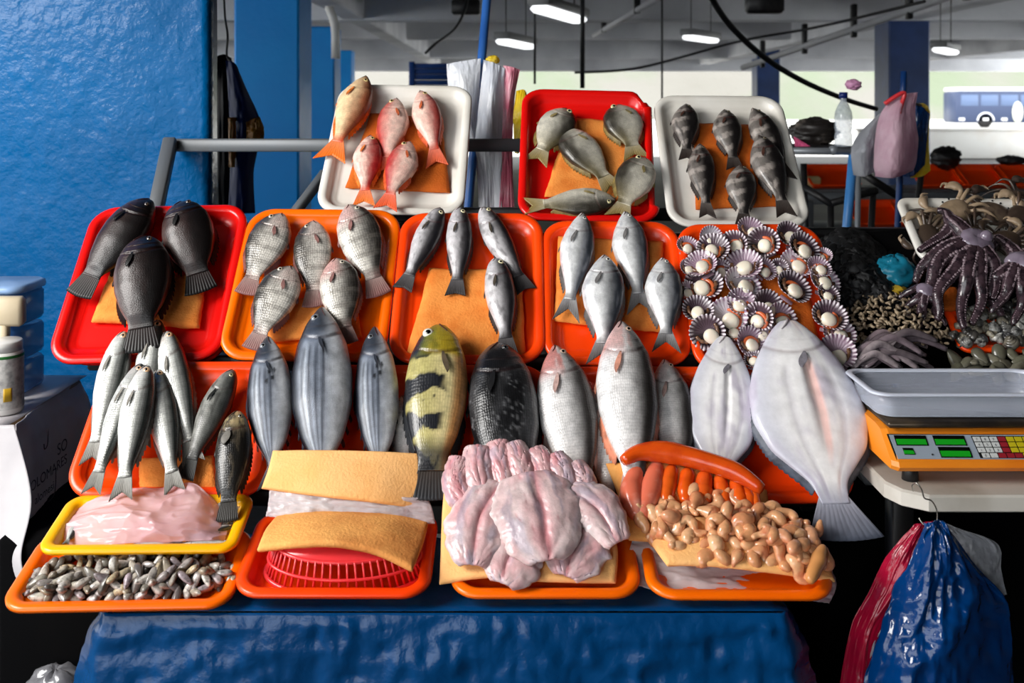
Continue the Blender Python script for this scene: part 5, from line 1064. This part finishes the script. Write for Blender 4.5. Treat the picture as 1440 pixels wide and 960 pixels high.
# near-black box painted in for the shade, and bag, beneath the left trays
one('shade_box_left',bev((-.86,2.15,.36),np.eye(3),(.15,.22,.36),.02),m_dark,'near-black box drawn for the shade beneath the left trays','crate')
clump('plastic_bag','clear grey plastic bag on the lower left below the clam tray','bag',P(78,1000,1.9),(.075,.06,.085),mat('grey_bag',(110,110,114),rough=.2,spec=.6),4,amp=.18)
one('orange_box',bev(P(6,735,2.06)+np.array([-.03,.05,0]),np.eye(3),(.05,.04,.09),.01),mat('dull_orange',(150,60,26),rough=.5),'dull orange box behind the banner cloth at lower left','box')
# ---------------------------------------------------------------- tilted pole with bag packs behind the top row
one('blue_pole',tube([P(690,-60,2.80),P(658,300,2.78),P(655,800,2.78)],.0125,14),mat('blue_pole_paint',(44,92,160),rough=.35,noise=(9,(30,74,140),4)),'tilted blue pole behind the trays','pole')
m_wp=mat('white_bag_pack',(244,246,250),thin=.4,rough=.18,spec=.6,noise=(8,(214,218,230),5),bump=(20,.4,.01)); m_pp=mat('pink_striped_bag',(232,126,152),thin=.4,rough=.2,spec=.6,noise=(14,(244,196,208),5),bump=(20,.4,.01)); m_yb=mat('yellow_bag',(246,214,40),thin=.4,rough=.25,noise=(8,(248,226,110),4),bump=(20,.4,.01))
gp='bags on the tilted pole'
bag('white bag pack hanging at the left of the tilted pole',[[(628,90,2.76),(650,86,2.76),(676,82,2.76)],[(632,130,2.76),(654,130,2.73),(674,130,2.76)],[(648,170,2.77),(660,172,2.75),(670,175,2.77)],[(664,205,2.77),(668,206,2.76),(672,207,2.77)]],m_wp,11,.004,gp)
bag('white bag pack hanging at the right of the tilted pole',[[(680,84,2.75),(694,88,2.75),(710,96,2.75)],[(676,125,2.75),(692,125,2.72),(708,128,2.75)],[(670,180,2.75),(690,184,2.71),(706,182,2.75)],[(668,215,2.78),(688,216,2.78),(706,214,2.78)],[(672,260,2.79),(690,262,2.80),(706,258,2.79)],[(674,310,2.79),(692,312,2.79),(708,308,2.79)]],m_wp,12,.005,gp)
bag('pink and white bag hanging right of the white bag packs',[[(708,92,2.76),(720,94,2.75),(731,98,2.76)],[(707,130,2.76),(716,132,2.74),(724,135,2.76)],[(704,185,2.77),(712,188,2.76),(721,190,2.77)],[(704,240,2.79),(712,242,2.79),(721,244,2.79)],[(702,300,2.79),(712,302,2.79),(724,300,2.79)]],m_pp,13,.004,gp)
bag('yellow bag tucked behind the chipped red tray',[[(726,128,2.70),(736,126,2.70),(740,130,2.70)],[(722,160,2.68),(735,160,2.66),(743,160,2.67)],[(722,178,2.69),(732,180,2.67),(742,180,2.67)],[(724,215,2.70),(728,216,2.69),(730,215,2.70)]],m_yb,14,.004,gp)
clump('plastic_bag','small yellow bag knot on top of the white bag packs','bag',P(693,84,2.76),(.02,.015,.012),m_yb,9,group=gp)
# aprons hanging beside the blue wall
gp='cloths hanging by the wall'
m_nb=mat('navy_cloth',(12,40,104),rough=.6,noise=(5,(8,28,76),5)); m_br=mat('dark_brown_cloth',(34,24,20),rough=.7,noise=(6,(20,14,12),4)); m_oc=mat('ochre_cloth',(176,112,16),rough=.55)
def cloth(label,rows,m,seed): 
    G=wob(ctrl(rows,50,30),(0,-1,0),.02,3,seed); one('hanging_cloth',sheet(G,.003,nref=(0,-1,0)),m,label,'cloth',gp)
cloth('dark brown cloth hanging close to the blue wall',[[(306,80,3.6),(314,76,3.6),(326,82,3.6)],[(304,140,3.6),(314,140,3.57),(330,140,3.6)],[(304,220,3.6),(316,220,3.57),(332,220,3.6)],[(304,300,3.6),(316,300,3.57),(330,300,3.6)]],m_br,2)
cloth('navy blue cloth hanging beside the dark brown one',[[(318,85,3.5),(328,88,3.48),(336,100,3.5)],[(322,130,3.5),(338,130,3.46),(350,135,3.5)],[(324,180,3.5),(345,182,3.46),(366,180,3.5)],[(324,240,3.5),(342,240,3.46),(356,240,3.5)],[(322,300,3.5),(340,300,3.46),(358,300,3.5)]],m_nb,3)
cloth('ochre corner of cloth folded over the navy one',[[(346,172,3.44),(358,166,3.44),(364,164,3.44)],[(346,186,3.44),(360,184,3.43),(371,182,3.44)],[(348,200,3.44),(360,200,3.43),(371,198,3.44)]],m_oc,4)
cloth('narrow ochre strip of cloth at the centre of the bunch',[[(321,165,3.46),(326,165,3.45),(331,165,3.46)],[(321,200,3.46),(326,200,3.45),(331,200,3.46)],[(322,235,3.46),(326,235,3.45),(330,235,3.46)]],m_oc,5)
one('rope',tube(smooth([P(314,-40,3.6),P(316,20,3.6),P(320,50,3.58),P(319,78,3.58),P(327,89,3.49)],24),.004,8),m_black,'dark cord holding the hanging cloths by the wall','cord')
# ---------------------------------------------------------------- background stall at right
m_gt=mat('grey_tube',(150,156,162),rough=.4,metal=.3); z=P(1150,211,3.9)[2]
r=root('tube_frame',P(1170,330,3.8),'grey tube frame with blue post behind the right white tray','frame')
part('tube',tube([P(1105,212,3.9),P(1206,213,3.9)],.014,12),m_gt,r); part('joint',ball(P(1202,214,3.9),.024,14,10),m_gt,r); part('joint',ball(P(1172,211,3.9),.02,14,10),m_gt,r)
part('blue_post',tube([P(1200,216,3.9),P(1190,330,3.9),P(1186,520,3.9)],.018,12),mat('light_blue_paint',(70,140,210),rough=.35),r); part('grey_post',tube([P(1207,240,4.0),P(1203,520,4.0)],.011,10),m_gt,r)
for a,b_ in (((1130,230,4.3),(1136,430,4.3)),((1168,290,4.2),(1170,520,4.2)),((1228,270,4.3),(1214,520,4.3)),((1300,200,4.6),(1270,480,4.6))): part('leg',tube([P(*a),P(*b_)],.014,8),m_black,r)
for a,b_ in (((1130,262,4.3),(1170,288,4.2)),((1168,286,4.2),(1232,268,4.3)),((1215,245,4.1),(1262,275,4.1))): part('brace',tube([P(*a),P(*b_)],.016,8),m_black,r)
part('shelf_plate',bev(P(1140,208,4.1)+np.array([0,.1,0]),np.eye(3),(.17,.2,.008),.003),m_black,r)
r2=root('dark_rail',P(1220,330,2.75),'thick dark rail running behind the black heap','rail'); part('rail',bar(P(1130,329,2.75),P(1292,329,2.75),.04,.034),m_black,r2); part('rail_post',bar(P(1150,335,2.75),P(1150,1000,2.75),.03,.03,up=(0,1,0)),m_black,r2)
# bottle
c=P(1186,211,4.05); c[2]+=.001; h=80/F*4.05
r=root('water_bottle',c,'clear water bottle with blue cap on the grey frame','bottle'); prf=[(0,0),(.032,0),(.036,.01),(.036,.06),(.032,.075),(.036,.09),(.036,.135),(.034,.155),(.022,.185),(.013,.20),(.013,.215)]; k=h/.235
part('bottle_body',lathe(c,[(a*k,b_*k) for a,b_ in prf],28),mat('bottle_plastic',(216,226,238),rough=.08,spec=.7,alpha=.5,noise=(30,(150,160,176),3)),r); part('cap',lathe(c,[(0,.213*k),(.017*k,.213*k),(.017*k,.238*k),(0,.238*k)],20),mat('navy_cap',(20,40,110),rough=.3),r)
clump('plastic_bag','pink scrap of plastic above the bottle cap','bag',P(1200,119,4.1),(.035,.02,.022),mat('pink_scrap',(226,160,200),rough=.3),7)
clump('black_bundle','dark crumpled bundle on the frame left of the bottle','bundle',P(1145,186,4.3),(.11,.08,.065),mat('dark_bundle',(44,40,38),rough=.4,noise=(12,(120,112,104),4,.55,.7)),6)
bag('bright pink scrap hanging at the edge of the dark bundle',[[(1116,192,4.05),(1124,196,4.05),(1140,206,4.05)],[(1118,206,4.05),(1126,208,4.05),(1136,210,4.05)],[(1120,218,4.05),(1122,216,4.05),(1124,214,4.05)]],mat('hot_pink',(238,100,150),rough=.3),3,.003,'bags on the frame')
gp='bags on the frame'
bag('clear white bag hanging left of the pale pink bag',[[(1236,160,3.75),(1242,158,3.75),(1250,160,3.75)],[(1206,190,3.75),(1222,186,3.70),(1240,190,3.75)],[(1196,215,3.75),(1215,214,3.69),(1236,215,3.75)],[(1200,246,3.75),(1215,248,3.71),(1232,240,3.75)]],m_wb,4,.008,gp)
bag('pale pink plastic bag with red handles hanging in the background',[[(1256,136,3.70),(1272,132,3.70),(1290,130,3.70)],[(1238,160,3.70),(1262,158,3.64),(1286,160,3.70)],[(1230,200,3.70),(1260,200,3.61),(1290,196,3.70)],[(1228,232,3.70),(1258,236,3.62),(1288,230,3.70)],[(1230,248,3.70),(1256,250,3.66),(1282,240,3.70)]],mat('pale_pink_bag',(250,222,234),thin=.5,rough=.25,noise=(8,(226,178,200),5),bump=(20,.5,.01)),6,.009,gp)
bag('blue and yellow bag hanging behind the pale pink bag',[[(1282,146,3.82),(1296,150,3.82),(1307,160,3.82)],[(1280,190,3.82),(1292,190,3.80),(1304,186,3.82)],[(1264,246,3.82),(1282,248,3.80),(1300,232,3.82)]],m_bb,7,.006,gp)
bag('yellow bag edge showing beside the blue bag in the background',[[(1284,146,3.86),(1300,146,3.86),(1308,156,3.86)],[(1296,190,3.86),(1302,192,3.86),(1306,194,3.86)],[(1280,250,3.86),(1296,248,3.86),(1308,240,3.86)]],m_yb,8,.004,gp)
part('handle',tube(smooth([P(1244,146,3.67),P(1262,134,3.66),P(1272,131,3.66),P(1268,146,3.66),P(1264,160,3.64)],20),.008,8),mat('red_handle',(226,60,66),rough=.3),root('bag_handle',P(1260,160,3.66),'red twisted handle on the pale pink bag','handle')).name='loop'
one('hook_post',join(tube([P(1271,100,3.72),P(1270,132,3.72),P(1262,330,3.75),P(1258,728,3.75)],.012,10),tube([P(1270,136,3.72),P(1284,146,3.80),P(1296,148,3.87)],.006,8)),m_pdark,'dark post carrying the hanging bags in the background','post')
# far stall with orange trays
r=root('far_stall',(3.3,8.6,0),'grey background stall carrying rows of orange trays','stall')
for y,z0 in ((8.2,.86),(7.6,.62)):
    part('plank',bev((3.6,y-.1,z0-.05),np.eye(3),(1.45,.06,.05),.01),m_grey,r); part('shelf',bev((3.6,y+.2,z0),np.eye(3),(1.45,.24,.012),.005),m_grey,r)
for x in (2.25,3.5,4.9): 
    for y in (7.55,8.55): part('leg',bev((x,y,.42),np.eye(3),(.03,.03,.42),.005),m_grey,r)
v,f=tray_geo(.21,.17,.04,.05); FT=raw('far_tray',v,f,m_org)
def far_tray(px,Y,z0,lab,a=28):
    X=(px-720)/F*Y; t=math.radians(a); o=link('serving_tray',FT,None,M=frame((X,Y,z0),(1,0,0),(0,math.cos(t),math.sin(t)),(0,-math.sin(t),math.cos(t)))); props(o,lab,'tray','orange trays on the far stall')
for k,px in enumerate((1168,1318,1378,1436)): far_tray(px,8.3,.945,('leftmost orange tray on the far stall, left of the hanging bags','orange tray on the far stall just right of the yellow bag','second orange tray from the right edge on the far stall','orange tray on the far stall at the right picture edge')[k])
for k,px in enumerate((1232,1296,1352)): far_tray(px,7.7,.70,('lower orange tray on the far stall, left of three','lower orange tray on the far stall, middle of three','lower orange tray on the far stall, right of three')[k])
clump('black_bundle','black bag with white patch on the far stall trays','bundle',P(1330,222,8.4),(.13,.1,.10),mat('dark_bundle2',(20,18,18),rough=.5,noise=(8,(190,180,170),3,.62,.7)),2)
clump('black_bundle','small black bundle at the far right on an orange tray','bundle',P(1422,225,8.4),(.12,.1,.04),m_black,8)
one('yellow_board',bev(P(1143,245,8.0)*[1,1,0]+np.array([0,.25,.925]),np.eye(3),(.14,.03,.05),.02),mat('cream_board',(226,206,150),rough=.5),'cream board at the left end of the far stall','board')
one('blue_crate',bev(np.array([1.84,6.0,.12]),np.eye(3),(.14,.1,.12),.02),mat('blue_crate',(28,74,150)),'blue crate under the far stall beside the white tray','crate')
